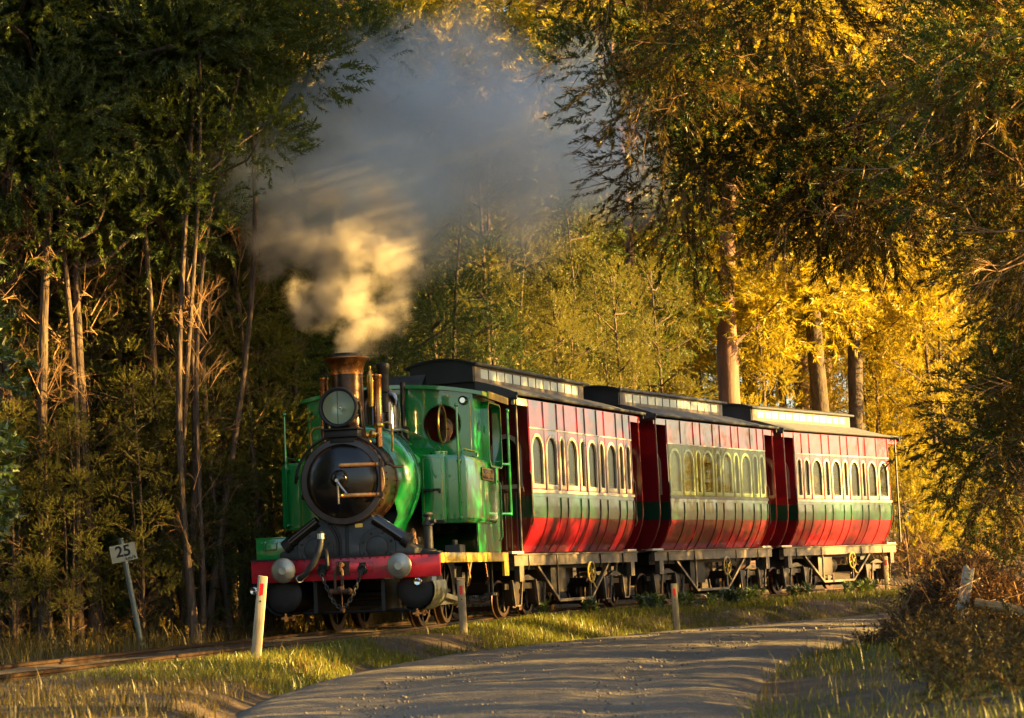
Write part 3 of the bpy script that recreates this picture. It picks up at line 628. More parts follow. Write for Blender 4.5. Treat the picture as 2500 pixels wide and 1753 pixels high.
# ------------------------------------------------------------------ carriages (local x right, y backwards, z up from rail)
DIV = [.44,.93,1.40,1.66,2.13,2.41,2.86,3.15,3.63,3.92,4.20]
def sidex(z):
    if z < 1.32: return .915-.21*((1.32-z)/.55)**2
    return .915-.012*(z-1.32)
def strip(y0, y1, z0, z1, off, th, s=1, k=7):
    """curved wall panel between two heights, following the body side"""
    zs = np.linspace(z0, z1, k); b = MB()
    b.grid([[(s*(sidex(z)+off),y,z) for z in zs] for y in (y0,y1)]); b.grid([[(s*(sidex(z)+off-th),y,z) for z in zs] for y in (y0,y1)])
    for y in (y0,y1): b.grid([[(s*(sidex(z)+off),y,z) for z in zs],[(s*(sidex(z)+off-th),y,z) for z in zs]])
    for z in (z0,z1): b.grid([[(s*(sidex(z)+off),y,z) for y in (y0,y1)],[(s*(sidex(z)+off-th),y,z) for y in (y0,y1)]])
    return b
def arch(y0, y1, z0, z1, n=10):
    r = (y1-y0)/2; rz = min(r*1.05, .24); c = (y0+y1)/2
    return [(y0,z0),(y1,z0)]+[(c+r*math.cos(math.pi*i/n), z1-rz+rz*math.sin(math.pi*i/n)) for i in range(n+1)]
def slice_poly(z0, z1, inset=0., k=8):
    zs = np.linspace(z0, z1, k); return [(sidex(z)-inset, z) for z in zs]+[(-sidex(z)+inset, z) for z in zs[::-1]]
def roof_z(t): return 2.685+.175*t**.85           # t: 0 at the eaves, 1 at the clerestory foot
def carriage(i, loc, head, label, rev=False, open_near=False, open_far=False, perspex=False):
    K = empty('railway_carriage', (*loc,0), -R(head), label=label, cat='carriage', group='carriages of the train')
    dv = [4.64-d for d in DIV[::-1]] if rev else DIV
    fc = 'frame_lime' if perspex else 'frame_cream'; wc = 'car_olive' if perspex else 'car_red'
    # --- right-hand side, panel by panel
    for a, b in zip(dv[:-1], dv[1:]):
        g = .004
        strip(a+g,b-g,.77,1.188,0,.02).build('lower_panel','car_red',K)
        strip(a+g,b-g,1.19,1.445,0,.02,k=4).build('waist_panel','car_green',K)
        strip(a+g,b-g,2.292,2.63,0,.02,k=3).build('upper_panel','car_red',K)
        y0, y1 = a+.045, b-.045; x = sidex(1.9)
        MB().prism([(a+g,1.53),(b-g,1.53),(b-g,2.285),(a+g,2.285)],'x',x-.02,x,[arch(y0,y1,1.56,2.215)[::-1]]).build('window_panel',wc,K)
        w_ = MB().prism(arch(y0-.012,y1+.012,1.548,2.227),'x',x-.03,x+.006,[arch(y0+.026,y1-.026,1.6,2.185)[::-1]]).build('window',fc,K,bevel=.003)
        MB().prism(arch(y0+.03,y1-.03,1.605,2.18),'x',x-.024,x-.018).build('pane','window_glass',w_,smooth=0)
        MB().prism(arch(y0+.02,y1-.02,1.59,2.19),'x',x-.06,x-.034,[arch(y0+.05,y1-.05,1.635,2.155)[::-1]]).build('sash',fc,w_)
    for d in dv:
        strip(d-.009,d+.009,.78,1.44,.012,.03).build('beading','car_red',K)
        strip(d-.009,d+.009,1.195,1.442,.0125,.03,k=3).build('beading','car_green',K)
        strip(d-.009,d+.009,2.292,2.625,.012,.03,k=3).build('beading','car_red',K)
        if not perspex: strip(d-.008,d+.008,1.532,2.283,.008,.02,k=3).build('beading','car_red',K)
    sl = strip(dv[0]-.02,dv[-1]+.02,1.495,1.528,.02,.05,k=3).build('waist_rail','frame_cream' if not perspex else 'car_olive',K,bevel=.004); strip(dv[0],dv[-1],1.447,1.4945,.006,.03,k=2).build('waist_board','car_green',K)
    strip(dv[0]-.01,dv[-1]+.01,2.277,2.2915,.014,.03,k=2).build('cant_moulding','frame_cream',K)
    if perspex:
        x = sidex(1.9); MB().box(x+.012,x+.016,dv[0]+.01,dv[-1]-.01,1.53,2.276).build('window_sheet','perspex',K,smooth=0)
    # --- left-hand side
    b = MB().prism([(.44,1.45),(4.2,1.45),(4.2,2.63),(.44,2.63)],'x',-.915,-.895,[arch(p+.06,q-.06,1.58,2.2)[::-1] for p,q in zip(dv[:-1],dv[1:])]).build('far_wall','car_red',K)
    strip(.44,4.2,.77,1.449,0,.02,-1).build('far_lower_wall','car_red',K)
    for p, q in zip(dv[:-1], dv[1:]):
        MB().prism(arch(p+.05,q-.05,1.57,2.21),'x',-.925,-.89,[arch(p+.085,q-.085,1.61,2.17)[::-1]]).build('far_window_frame',fc,b)
        MB().prism(arch(p+.07,q-.07,1.59,2.19),'x',-.909,-.904).build('far_pane','window_glass',b,smooth=0)
    # --- bulkheads, end walls
    def bulk(y, th, holes=(), deep='car_red', nm='bulkhead'):
        MB().prism(slice_poly(.77,1.188),'y',y,y+th).build(nm,deep,K)
        MB().prism(slice_poly(1.19,1.445),'y',y-.001,y+th+.001).build(nm+'_green','car_green',K)
        return MB().prism(slice_poly(1.447,2.63),'y',y,y+th,[h[::-1] for h in holes]).build(nm,deep,K)
    hole = [arch(.42,.78,1.57,2.2), arch(-.78,-.42,1.57,2.2)]
    for y in (.415,4.2):
        bk = bulk(y,.025,hole)
        for h0 in (.42,-.78):
            MB().prism(arch(h0-.02,h0+.38,1.55,2.22),'y',y-.012,y+.037,[arch(h0+.03,h0+.33,1.6,2.17)[::-1]]).build('bulkhead_window','frame_cream',bk)
        MB().prism(rrect(-.3,.3,.8,2.4,.02,2),'y',y-.01,y+.035,[rrect(-.24,.24,1.5,2.32,.05,3)[::-1]]).build('bulkhead_door','interior_wood',bk)
    for y, op in ((.04,open_near),(4.555,open_far)):
        if not op:
            e = bulk(y,.03,nm='end_wall')
            for z in (1.63,2.42): MB().box(-sidex(z),sidex(z),y-.008,y+.038,z,z+.02).build('end_beading','car_red',e)
            for s in (-1,1):
                zs = np.linspace(.77,2.62,16)
                MB().tube([(s*(sidex(z)+.004),y+.015,z) for z in zs],.011,6).build('end_trim','car_red',e)
        else:
            for s in (-1,1):
                MB().tube([(s*.9,y,.78),(s*.9,y,2.66)],.02,8).build('balcony_post','iron_dark',K)
                MB().tube([(s*.62,y,.8),(s*.62,y,2.3),(s*.3,y,2.3)] if False else [(s*.62,y,.8),(s*.62,y,2.2)],.024,6).build('gate_post','iron_dark',K)
                rl = MB().tube([(s*.9,y,1.5),(s*.35,y,1.5)],.014,6)
                for q in range(7): rl.tube([(s*(.86-q*.075),y,.8),(s*(.86-q*.075),y,1.5)],.007,5)
                rl.build('balcony_railing','iron_grey',K)
    if open_near:
        hb_ = MB().tube([(.45,.1,.8),(.45,.1,1.62)],.03,10).box(.38,.52,.04,.16,.78,.84).build('brake_stand','iron_dark',K)
        MB().torus((.45,.0,1.58),.1,.011,'y',20,6).tube([(.37,.0,1.52),(.53,.0,1.64)],.009,6).tube([(.45,.0,1.58),(.45,.1,1.58)],.014,6).build('brake_handwheel','iron_grey',hb_)
        MB().tube([(.6,.03,1.65),(.64,-.01,1.5),(.64,-.02,1.2),(.58,.0,.95),(.5,.03,.85)],.014,6).build('balcony_pipe','frame_cream',K)
    for y0, y1 in ((.0,.436),(4.204,4.64)):
        strip(y0,y1,2.545,2.63,.002,.04,k=2).build('door_header','frame_cream' if i == 0 and y0 == 0 else 'car_red',K)
        MB().box(-.66,.68,y0+.03,y1-.03,.74,.771).build('vestibule_floor','interior_wood',K)
        MB().box(.6,.78,y0+.04,y1-.02,.755,.785).build('door_step','frame_cream',K,bevel=.004)
        MB().tube([(.9,.41 if y0 < 1 else 4.235,1.1),(.93,.39 if y0 < 1 else 4.25,1.15),(.93,.39 if y0 < 1 else 4.25,1.7),(.9,.41 if y0 < 1 else 4.235,1.75)],.01,6).build('grab_handle','iron_dark',K)
    # --- interior
    MB().box(-.64,.64,.44,4.2,.74,.775).build('floor','interior_wood',K)
    for s in (-1,1):
        MB().box(*((.42,.85) if s > 0 else (-.85,-.42)),.46,4.18,1.18,1.25).box(*((.78,.86) if s > 0 else (-.86,-.78)),.46,4.18,1.25,1.5).build('bench_seat','seat_leather',K,bevel=.02)
    # --- roof
    ts = np.linspace(0,1,7); ys = [-.05,0,1,2,3,3.9,4.05,4.2,4.35,4.5,4.65,4.72]
    def hf(y): return 1-.9*float(sstep(3.85,4.75,y))
    for s in (-1,1):
        b = MB(); top = [[(s*(.955-.535*t),y,2.685+(roof_z(t)-2.685)*hf(y)) for t in ts] for y in ys]
        b.grid(top).grid([[(x,y,z-.03) for x,y,z in r] for r in top]).grid([top[0],[(x,y,2.63) for x,y,z in top[0]]]).grid([top[-1],[(x,y,2.63) for x,y,z in top[-1]]])
        b.build('roof_slope','roof_canvas',K,smooth=50)
        MB().tube([(s*.958,-.06,2.672),(s*.958,2,2.672),(s*.958,4.73,2.672)],.021,8).build('gutter','roof_grey',K)
    MB().grid([[(x,y,2.685+.175*hf(y)+.012*(1-(x/.42)**2)) for x in (-.42,-.2,0,.2,.42)] for y in (3.6,3.9,4.05,4.2,4.35,4.5,4.65,4.72)]).build('roof_hip','roof_canvas',K,smooth=50)
    MB().prism([(-.95,2.6),(.95,2.6),(.95,2.68),(.42,2.855),(-.42,2.855),(-.95,2.68)],'y',-.03,-.005).build('roof_end','roof_grey',K)
    MB().prism([(-.95,2.6),(.95,2.6),(.95,2.68),(-.95,2.68)],'y',4.66,4.69).build('roof_end','roof_grey',K)
    # clerestory
    CT = lambda x: 3.06+.085*(1-(x/.47)**2)
    cp = [(-.42,2.85),(.42,2.85),(.42,3.05)]+[(x,CT(x)-.012) for x in np.linspace(.42,-.42,11)]+[(-.42,3.05)]
    for y in (-.1,3.7): MB().prism(cp,'y',y,y+.03).build('clerestory_end','roof_grey',K)
    xs_ = np.linspace(-.47,.47,15)
    b = MB().grid([[(x,y,CT(x)+.012) for x in xs_] for y in (-.14,3.78)]).grid([[(x,y,CT(x)-.012) for x in xs_] for y in (-.14,3.78)])
    for y in (-.14,3.78): b.grid([[(x,y,CT(x)+.012) for x in xs_],[(x,y,CT(x)-.012) for x in xs_]])
    b.build('clerestory_roof','roof_grey',K)
    MB().tube([(.468,-.15,3.062),(.468,3.79,3.062)],.02,8).tube([(-.468,-.15,3.062),(-.468,3.79,3.062)],.02,8).build('clerestory_gutter','roof_grey',K)
    for s in (-1,1):
        cw = MB().prism([(-.07,2.85),(3.7,2.85),(3.7,3.055),(-.07,3.055)],'x',s*.42-.01,s*.42+.01,[[(q,2.9),(q+.245,2.9),(q+.245,3.02),(q,3.02)][::-1] for q in np.arange(.12,3.3,.262)]).build('clerestory_wall','underframe',K)
        for q in np.arange(.12,3.3,.262): MB().box(s*.42-.004,s*.42+.004,q+.002,q+.243,2.902,3.018).build('clerestory_pane','frosted_pane',cw,smooth=0)
    # --- underframe
    for s in (-1,1):
        sb_ = MB().box(s*.75-.03,s*.75+.03,.1,4.62,.61,.738).build('solebar','underframe',K)
        MB().box(s*.76-.05,s*.76+.05,.12,4.6,.739,.7535).build('solebar_lip','underframe',sb_)
        for q in (.55,1.5,3.1,4.0): MB().tube([(s*.786,q,.75),(s*.79,q,.7),(s*.79,q,.62),(s*.76,q+.02,.56)],.009,5).build('pipe_strap','iron_dark',sb_)
        for q in (.3,4.4): MB().box(s*.74-.02,s*.74+.05,q-.07,q+.07,.42,.61).build('step_hanger','underframe',sb_)
        tr_ = MB().obox((s*.72,.96,.6),(s*.72,1.67,.16),.05,.035).obox((s*.72,1.66,.16),(s*.72,2.86,.16),.05,.035).obox((s*.72,2.85,.16),(s*.72,3.55,.6),.05,.035).build('truss_rod','underframe',K)
        for q in (1.67,2.85): MB().obox((s*.72,q,.17),(s*.72,q,.61),.025,.025,(1,0,0)).build('queen_post','underframe',tr_)
        if s > 0:
            hw = MB().torus((.83,2.62,.5),.13,.012,'x',24,6).tube([(.8,2.62,.5),(.86,2.62,.5)],.03,8).build('brake_wheel','yellow_and_reflection',K)
            b = MB()
            for k in range(4): b.tube([(.83,2.62,.5),(.83,2.62+.13*math.cos(k*math.pi/2+.4),.5+.13*math.sin(k*math.pi/2+.4))],.008,5)
            b.tube([(.83,2.64,.4),(.86,2.66,.3),(.86,2.72,.28)],.012,6).build('wheel_spokes','yellow_and_reflection',hw)
    MB().box(-.6,.6,1.75,2.3,.26,.6).build('battery_box','bogie_dark',K,bevel=.01)
    MB().lathe([(.001,2.4),(.14,2.4),(.15,2.43),(.15,2.8),(.14,2.83),(.001,2.83)],(.3,0,.42),'y',18).build('air_tank','bogie_dark',K)
    MB().box(-.5,.5,.5,4.2,.56,.73).build('floor_bearers','iron_dark',K)
    for cy in (.72,3.95):
        bg_ = MB().box(-.62,.62,cy-.07,cy+.07,.3,.42)
        for s in (-1,1): bg_.box(s*.62-.02,s*.62+.02,cy-.62,cy+.62,.33,.4)
        bg_ = bg_.build('bogie','bogie_dark',K)
        for q in (cy-.38,cy+.38):
            for s in (-1,1):
                wheel('wheel',s*GAUGE/2,q,.21,K,'bogie_dark',.08,0 or 6)
                ab = MB().prism([(q-.13,.42),(q+.13,.42),(q+.1,.2),(q+.05,.13),(q-.05,.13),(q-.1,.2)],'x',s*.62-.06,s*.62+.06).lathe([(.001,.0),(.05,.0),(.06,.03),(.06,.06)],(s*.62,q,.25),'x',14).build('axle_box','bogie_dark',bg_,bevel=.012)
                MB().obox((s*.7,q-.16,.44),(s*.7,q-.09,.14),.018,.03,(1,0,0)).obox((s*.7,q+.16,.44),(s*.7,q+.09,.14),.018,.03,(1,0,0)).obox((s*.7,q-.09,.13),(s*.7,q+.09,.13),.018,.02,(1,0,0)).build('horn_guide','underframe',bg_)
        for s in (-1,1):
            b = MB()
            for k in range(5): b.obox((s*.66,cy-.26+.045*k,.44+.0125*k),(s*.66,cy+.26-.045*k,.44+.0125*k),.05,.013)
            b.build('leaf_spring','bogie_dark',bg_)
        b = MB().box(-.58,.58,cy-.04,cy+.04,.07,.13)
        for s in (-1,1): b.box(s*.5-.04,s*.5+.04,cy-.15,cy+.15,.1,.28)
        b.build('brake_beam','iron_rust',bg_)
    MB().box(-.08,.08,-.2,.12,.5,.64).build('coupler','iron_dark',K); MB().box(-.08,.08,4.6,4.86,.5,.64).build('coupler','iron_dark',K)
    for s in (-1,1): MB().tube([(s*.3,-.12,.7),(s*.3,-.2,.55),(s*.28,-.22,.4),(s*.2,-.15,.3)],.025,8).build('vacuum_hose','iron_dark',K)
    return K
mat('frosted_pane',(.42,.47,.4),.25,spec=.6,var=.15,vscale=5)
carriage(0,(-.832,25.92),22.1,'red and green carriage with cream arched windows, next behind the locomotive',open_near=True)
carriage(1,(1.17,30.638),28.1,'middle red and green carriage with dark glazed window band and lime arches',perspex=True)
carriage(2,(3.584,35.233),33.5,'rearmost red and green carriage with golden light through its cream arched windows',rev=True,open_far=True)

# ------------------------------------------------------------------ guide posts, sign, fallen post, log
def guide_post(x, y, h, tilt_x, tilt_y, label, w=.078, white=True):
    z = float(ground_z(x, y))-.06
    P_ = empty('guide_post', (x,y,z), label=label, cat='guide post', group='wooden guide posts along the verge')
    P_.rotation_euler = (R(tilt_y), R(tilt_x), 0)
    b = MB().box(-w/2,w/2,-.022,.022,0,h+.06); rr = random.Random(int(x*100))
    b.v = [(a+rr.uniform(-.004,.004), c+rr.uniform(-.003,.003), d+(rr.uniform(-.008,.008) if d > .1 else 0)) for a,c,d in b.v]
    b.build('post', 'post_white', P_, bevel=.006)
    MB().box(-.016,.016,-.0275,-.0225,h-.09,h-.0).build('red_reflector','reflector_red',P_)
    MB().lathe([(.001,-.026),(.007,-.026),(.008,-.022)],(0,0,h-.14),'y',8).build('bolt','iron_dark',P_)
    return P_
guide_post(-2.12,16.9,.67,6.9,2,'leaning weathered guide post with red reflector in front of the locomotive buffer')
guide_post(-.62,22.3,.56,-1,0,'upright guide post with red reflector beside the locomotive tank')
guide_post(1.89,26.41,.62,-1.5,0,'upright white guide post with red reflector before the middle carriage')
guide_post(6.19,36.36,.64,0,0,'farthest guide post with red reflector at the tail of the train')

sg = empty('speed_sign', (-3.73,21.1,float(ground_z(-3.73,21.1))-.07), label='leaning speed limit sign reading 25 on a grey pole beside the track', cat='sign')
sg.rotation_euler = (0, R(-9.5), R(6))
hp = 1.2
MB().tube([(0,0,0),(0,0,hp)],.028,14).lathe([(.03,hp-.01),(.031,hp+.005),(.001,hp+.012)],(0,0,0),'z',14).build('pole','galvanised',sg)
bd = MB().prism(rrect(-.125,.125,hp-.225,hp-.055,.006,2),'y',-.04,-.034).build('board','sign_white',sg)
part('numerals', text_mesh('25',.15,.0015,'sign_black',1.,.0035), bd, (-.0,-.0425,hp-.128), (R(90),0,0))
part('unit_text', text_mesh('km/h',.046,.001,'sign_black',1.15,.001), bd, (.062,-.0425,hp-.2), (R(90),0,0))
MB().box(-.02,.02,-.034,.03,hp-.15,hp-.12).build('clamp','galvanised',sg)

fp = empty('fallen_post', (3.24,16.1,float(ground_z(3.24,16.1))-.05), label='flaking white wooden post leaning in the dead bracken on the right', cat='post')
fp.rotation_euler = (R(6), R(10), R(-8))
b = MB().prism([(-.045,0),(.03,-.02),(.045,.3),(.05,.62),(.02,.6),(-.0,.63),(-.03,.615),(-.042,.35)],'y',-.03,.03); b.build('post','post_flaked',fp,bevel=.006)
MB().box(-.02,.022,-.036,-.0305,.5,.58).build('faded_patch','sign_white',fp)
def log(name, pts, rad, label, m='log_wood'):
    b = MB(); path = []; rr = random.Random(len(label)); rads = []
    for i in range(len(pts)-1):
        a, c = Vector(pts[i]), Vector(pts[i+1])
        for k in range(6): t = k/6; path.append(a.lerp(c,t)+Vector((0,rr.uniform(-.006,.006),rr.uniform(-.006,.006)))); rads.append(rad*(1+rr.uniform(-.1,.1)))
    b.tube(path, rads, 10); return tag(b.build(name,m), label, 'log')
log('log',[(3.2,15.2,.19),(3.62,15.05,.09),(4.1,14.9,.06),(4.7,14.7,.1)],.036,'sunlit bare log lying across the bracken at the right edge')
log('broken_branch',[(3.73,16,.37),(3.95,15.9,.3),(4.4,15.7,.2)],.026,'short pale broken branch above the sunlit log at the right edge')

# ------------------------------------------------------------------ people: one continuous skinned surface each
def person(loc, rz, label, shirt, hair, skin='passenger_skin', lean=0., glasses=False, h0=0., arm='lap'):
    q = bpy.data.objects.new('person', None); C.objects.link(q); q.location = loc; q.rotation_euler = (0,0,rz); tag(q,label,'person')
    b = MB()
    # seated figure facing -y; hips at z 0
    b.sphere((0,.0,.06),.17,14,10,(1.05,.8,.75)); b.tube([(0,.02,.05),(0,.03,.2),(0,.02,.34),(0,.02,.44),(0,.01,.5)],[.15,.145,.165,.15,.07],14)
    b.sphere((-.14,.02,.43),.075,10,8); b.sphere((.14,.02,.43),.075,10,8)
    b.tube([(0,.01,.46),(0,-.01,.57)],[.06,.055],12)
    for s in (-1,1):
        if arm == 'lap': b.tube([(s*.17,.02,.44),(s*.21,.03,.3),(s*.21,.02,.17),(s*.15,-.12,.1),(s*.09,-.24,.1)],[.062,.054,.046,.04,.032],10)
        else: b.tube([(s*.17,.02,.44),(s*.22,-.03,.3),(s*.22,-.1,.2),(s*.18,-.28,.26),(s*.16,-.36,.3)],[.062,.054,.046,.04,.034],10)
        b.tube([(s*.09,.0,.04),(s*.1,-.2,.06),(s*.1,-.42,.05),(s*.1,-.43,-.1),(s*.1,-.42,-.4)],[.1,.085,.065,.06,.045],10)
        b.tube([(s*.1,-.4,-.42),(s*.1,-.55,-.44)],[.05,.035],8)
        hx = s*.09 if arm == 'lap' else s*.16; hy, hz = (-.26,.1) if arm == 'lap' else (-.38,.31)
        b.sphere((hx,hy,hz),.036,8,6,(1,1.2,.6))
        for k in range(4): b.tube([(hx+(k-1.5)*.016,hy-.03,hz),(hx+(k-1.5)*.017,hy-.065,hz-.008),(hx+(k-1.5)*.016,hy-.085,hz-.03)],[.0095,.009,.008],6)
        b.tube([(hx-s*.03,hy+.01,hz),(hx-s*.05,hy-.03,hz+.005),(hx-s*.045,hy-.05,hz-.005)],[.011,.01,.008],6)
    # head
    hz = .68
    b.sphere((0,-.01,hz),.1,18,14,(.78,.95,1.15)); b.sphere((0,-.03,hz-.055),.07,14,10,(.85,.95,.95)); b.sphere((0,-.1,hz-.012),.02,8,6,(.7,1,1.3)); b.sphere((0,-.085,hz-.06),.024,8,6,(1.3,.6,.5))
    for s in (-1,1): b.sphere((s*.078,.0,hz-.01),.022,8,6,(.4,.8,1.2))
    me = b.mesh('body', None, smooth=60, fixn=False)
    o = bpy.data.objects.new('body', me); C.objects.link(o); o.parent = q; o.rotation_euler = (lean,0,0)
    rm = o.modifiers.new('remesh','REMESH'); rm.mode = 'VOXEL'; rm.voxel_size = .011; rm.use_smooth_shade = True
    sm = o.modifiers.new('smooth','SMOOTH'); sm.iterations = 2; sm.factor = .5
    m = bpy.data.materials.new('person_cloth'); m.use_nodes = True; nt_ = m.node_tree; p = nt_.nodes['Principled BSDF']; p.inputs['Roughness'].default_value = .75
    tc = nt_.nodes.new('ShaderNodeTexCoord'); sp = nt_.nodes.new('ShaderNodeSeparateXYZ'); nt_.links.new(tc.outputs['Object'], sp.inputs[0])
    rp = nt_.nodes.new('ShaderNodeValToRGB'); rp.color_ramp.interpolation = 'CONSTANT'
    e = rp.color_ramp.elements; e[0].position = 0; e[0].color = (.02,.022,.03,1); e[1].position = .37; e[1].color = (*shirt,1); x = e.new(.805); x.color = (.42,.22,.13,1)
    mr = nt_.nodes.new('ShaderNodeMapRange'); mr.inputs[1].default_value = -.5; mr.inputs[2].default_value = .8
    nt_.links.new(sp.outputs[2], mr.inputs[0]); nt_.links.new(mr.outputs[0], rp.inputs[0]); nt_.links.new(rp.outputs[0], p.inputs['Base Color'])
    me.materials.append(m)
    MB().sphere((0,.012,hz+.025),.104,18,12,(.82,.98,1.08)).build('hair',hair,o).location = (0,.012,.012)
    for s in (-1,1): MB().sphere((s*.033,-.095,hz+.012),.011,8,6).build('eye','sign_black',o)
    if glasses: MB().box(-.07,.07,-.115,-.095,hz-.005,hz+.03).tube([(.07,-.1,hz+.015),(.078,.0,hz+.01)],.005,5).tube([(-.07,-.1,hz+.015),(-.078,.0,hz+.01)],.005,5).build('sunglasses','black_gloss',o,bevel=.008)
    return q
def in_frame(org, head, x, y, z):
    h = R(head); return (org[0]+x*math.cos(h)+y*math.sin(h), org[1]-x*math.sin(h)+y*math.cos(h), z)
person(in_frame((-1.79,21.92),11.2,.5,2.6,1.5),-R(11)+R(10),'driver in navy work clothes looking out through the round cab window',(.014,.017,.032),'hair_grey',arm='out')
person(in_frame((1.17,30.638),28.1,.5,1.95,1.22),-R(28)+R(8),'passenger in light blue shirt and sunglasses in the middle carriage',(.12,.32,.45),'hair_dark',glasses=True)
person(in_frame((1.17,30.638),28.1,.5,3.45,1.22),-R(28)+R(-8),'dark clothed passenger at the tail end of the middle carriage',(.05,.018,.014),'hair_dark')
person(in_frame((3.584,35.233),33.5,.5,1.95,1.22),-R(33)+R(8),'dark haired passenger nearer the front of the rearmost carriage',(.02,.018,.018),'hair_dark')
person(in_frame((3.584,35.233),33.5,.5,2.9,1.22),-R(33)+R(-6),'dark haired passenger nearer the tail of the rearmost carriage',(.03,.03,.035),'hair_dark')

# ------------------------------------------------------------------ vegetation
def rots(d, rng):
    """rotation matrices taking +z to the unit vectors d, with random spin"""
    k = len(d); a = rng.normal(size=(k,3)); x = np.cross(a, d); x /= np.linalg.norm(x, axis=1)[:,None]; y = np.cross(d, x)
    return np.stack([x, y, d], -1)
def unit(v): return v/np.linalg.norm(v, axis=-1, keepdims=True)
def spray(rng, n, Ls, ll, lw, out=.8, droop=0.):
    """leafy twig along +z: n diamond leaves"""
    t = .08+.92*rng.random(n)**.8; a = rng.random(n)*2*math.pi
    ax = np.stack([.1*np.sin(t*3), .08*np.cos(t*2.2)-.08, t], -1)*Ls
    d = unit(np.stack([np.cos(a)*out, np.sin(a)*out-droop, .55+.6*rng.random(n)], -1))
    l = ll*(.65+.6*rng.random(n))[:,None]; w = lw*(.7+.5*rng.random(n))[:,None]
    sd = unit(np.cross(d, rng.normal(size=(n,3))))
    return np.stack([ax+d*l*.12+sd*w*.5, ax+d*l*.12-sd*w*.5, ax+d*l], 1)
def twigs(rng, n, Ls, r):
    """bare forked twig as thin three-sided sticks; returns (n*3,4,3) quads"""
    segs = []; 
    def grow(p, d, l, lev):
        q = p+d*l; segs.append((p, q, r*(.55**lev)))
        if lev < 3:
            for k in range(3 if lev else 4):
                t = .35+.65*rng.random(); dd = unit(d+rng.normal(size=3)*.42+np.array([0,0,.05])); grow(p+d*l*t, dd, l*(.45+.25*rng.random()), lev+1)
    while len(segs) < n: grow(np.zeros(3), unit(np.array([.2*rng.normal(), .2*rng.normal(), 1.])), Ls*(.5+.2*rng.random()), 0)
    out = []
    for p, q, rr in segs[:n]:
        d = unit(q-p); x = unit(np.cross(d, np.array([.3,.5,.8]))); y = np.cross(d, x)
        c = [x*math.cos(a)+y*math.sin(a) for a in (0,2.09,4.19)]
        for i in range(3):
            u, v = c[i], c[(i+1)%3]; out.append([p+u*rr, p+v*rr, q+v*rr*.5, q+u*rr*.5])
    return np.array(out)
def scatter(tmpls, base, d, sc, rng):
    """place quad templates; returns verts, quads"""
    Rm = rots(d, rng); pick = rng.integers(0, len(tmpls), len(base)); Vs = []
    for i, t in enumerate(tmpls):
        k = np.where(pick == i)[0]
        if len(k) == 0: continue
        v = np.einsum('kij,qvj->kqvi', Rm[k], t)*sc[k][:,None,None,None]+base[k][:,None,None,:]
        Vs.append(v.reshape(-1,3))
    V = np.concatenate(Vs); return V, np.arange(len(V)).reshape(-1,tmpls[0].shape[1])
TG = np.random.default_rng(21)
T_TEA = [spray(TG, 56, .29, .055, .0135) for _ in range(5)]
T_SOFT = [spray(TG, 56, .33, .055, .0135, .7, .2) for _ in range(5)]
T_BROAD = [spray(TG, 20, .26, .1, .045, 1.0) for _ in range(4)]
T_WEEP = [spray(TG, 76, .62, .07, .013, .5, .1) for _ in range(5)]
T_EUC = [spray(TG, 26, .5, .17, .034, .8, .5) for _ in range(4)]
T_TWIG = [twigs(TG, 34, .8, .008) for _ in range(4)]
def crown(rng, clumps, dens, tm, up=.35, sc=1., m='leaf_teatree', droop=0.):
    """clumps: (x,y,z,r); sprays radiate from each clump's volume"""
    base, dirs = [], []
    for x, y, z, r in clumps:
        k = max(6, int(dens*r*r)); d = unit(rng.normal(size=(k,3))+np.array([0,0,up])); rad = r*(.3+.6*rng.random(k)**.45)
        p = np.array([x,y,z])+d*rad[:,None]*np.array([1,1,.72]); dd = unit(d+rng.normal(size=(k,3))*.35+np.array([0,0,.25-droop]))
        base.append(p); dirs.append(dd)
    base = np.concatenate(base); dirs = np.concatenate(dirs)
    V, F = scatter(tm, base, dirs, sc*(.75+.5*rng.random(len(base))), rng)
    return fast_mesh('crown', V, F, m)
def twig_mesh(rng, pts, dirs, sc=1., m='twig_dry'):
    V, F = scatter(T_TWIG, np.array(pts), unit(np.array(dirs)), sc*(.6+.7*rng.random(len(pts))), rng); return fast_mesh('bare_twigs', V, F, m)
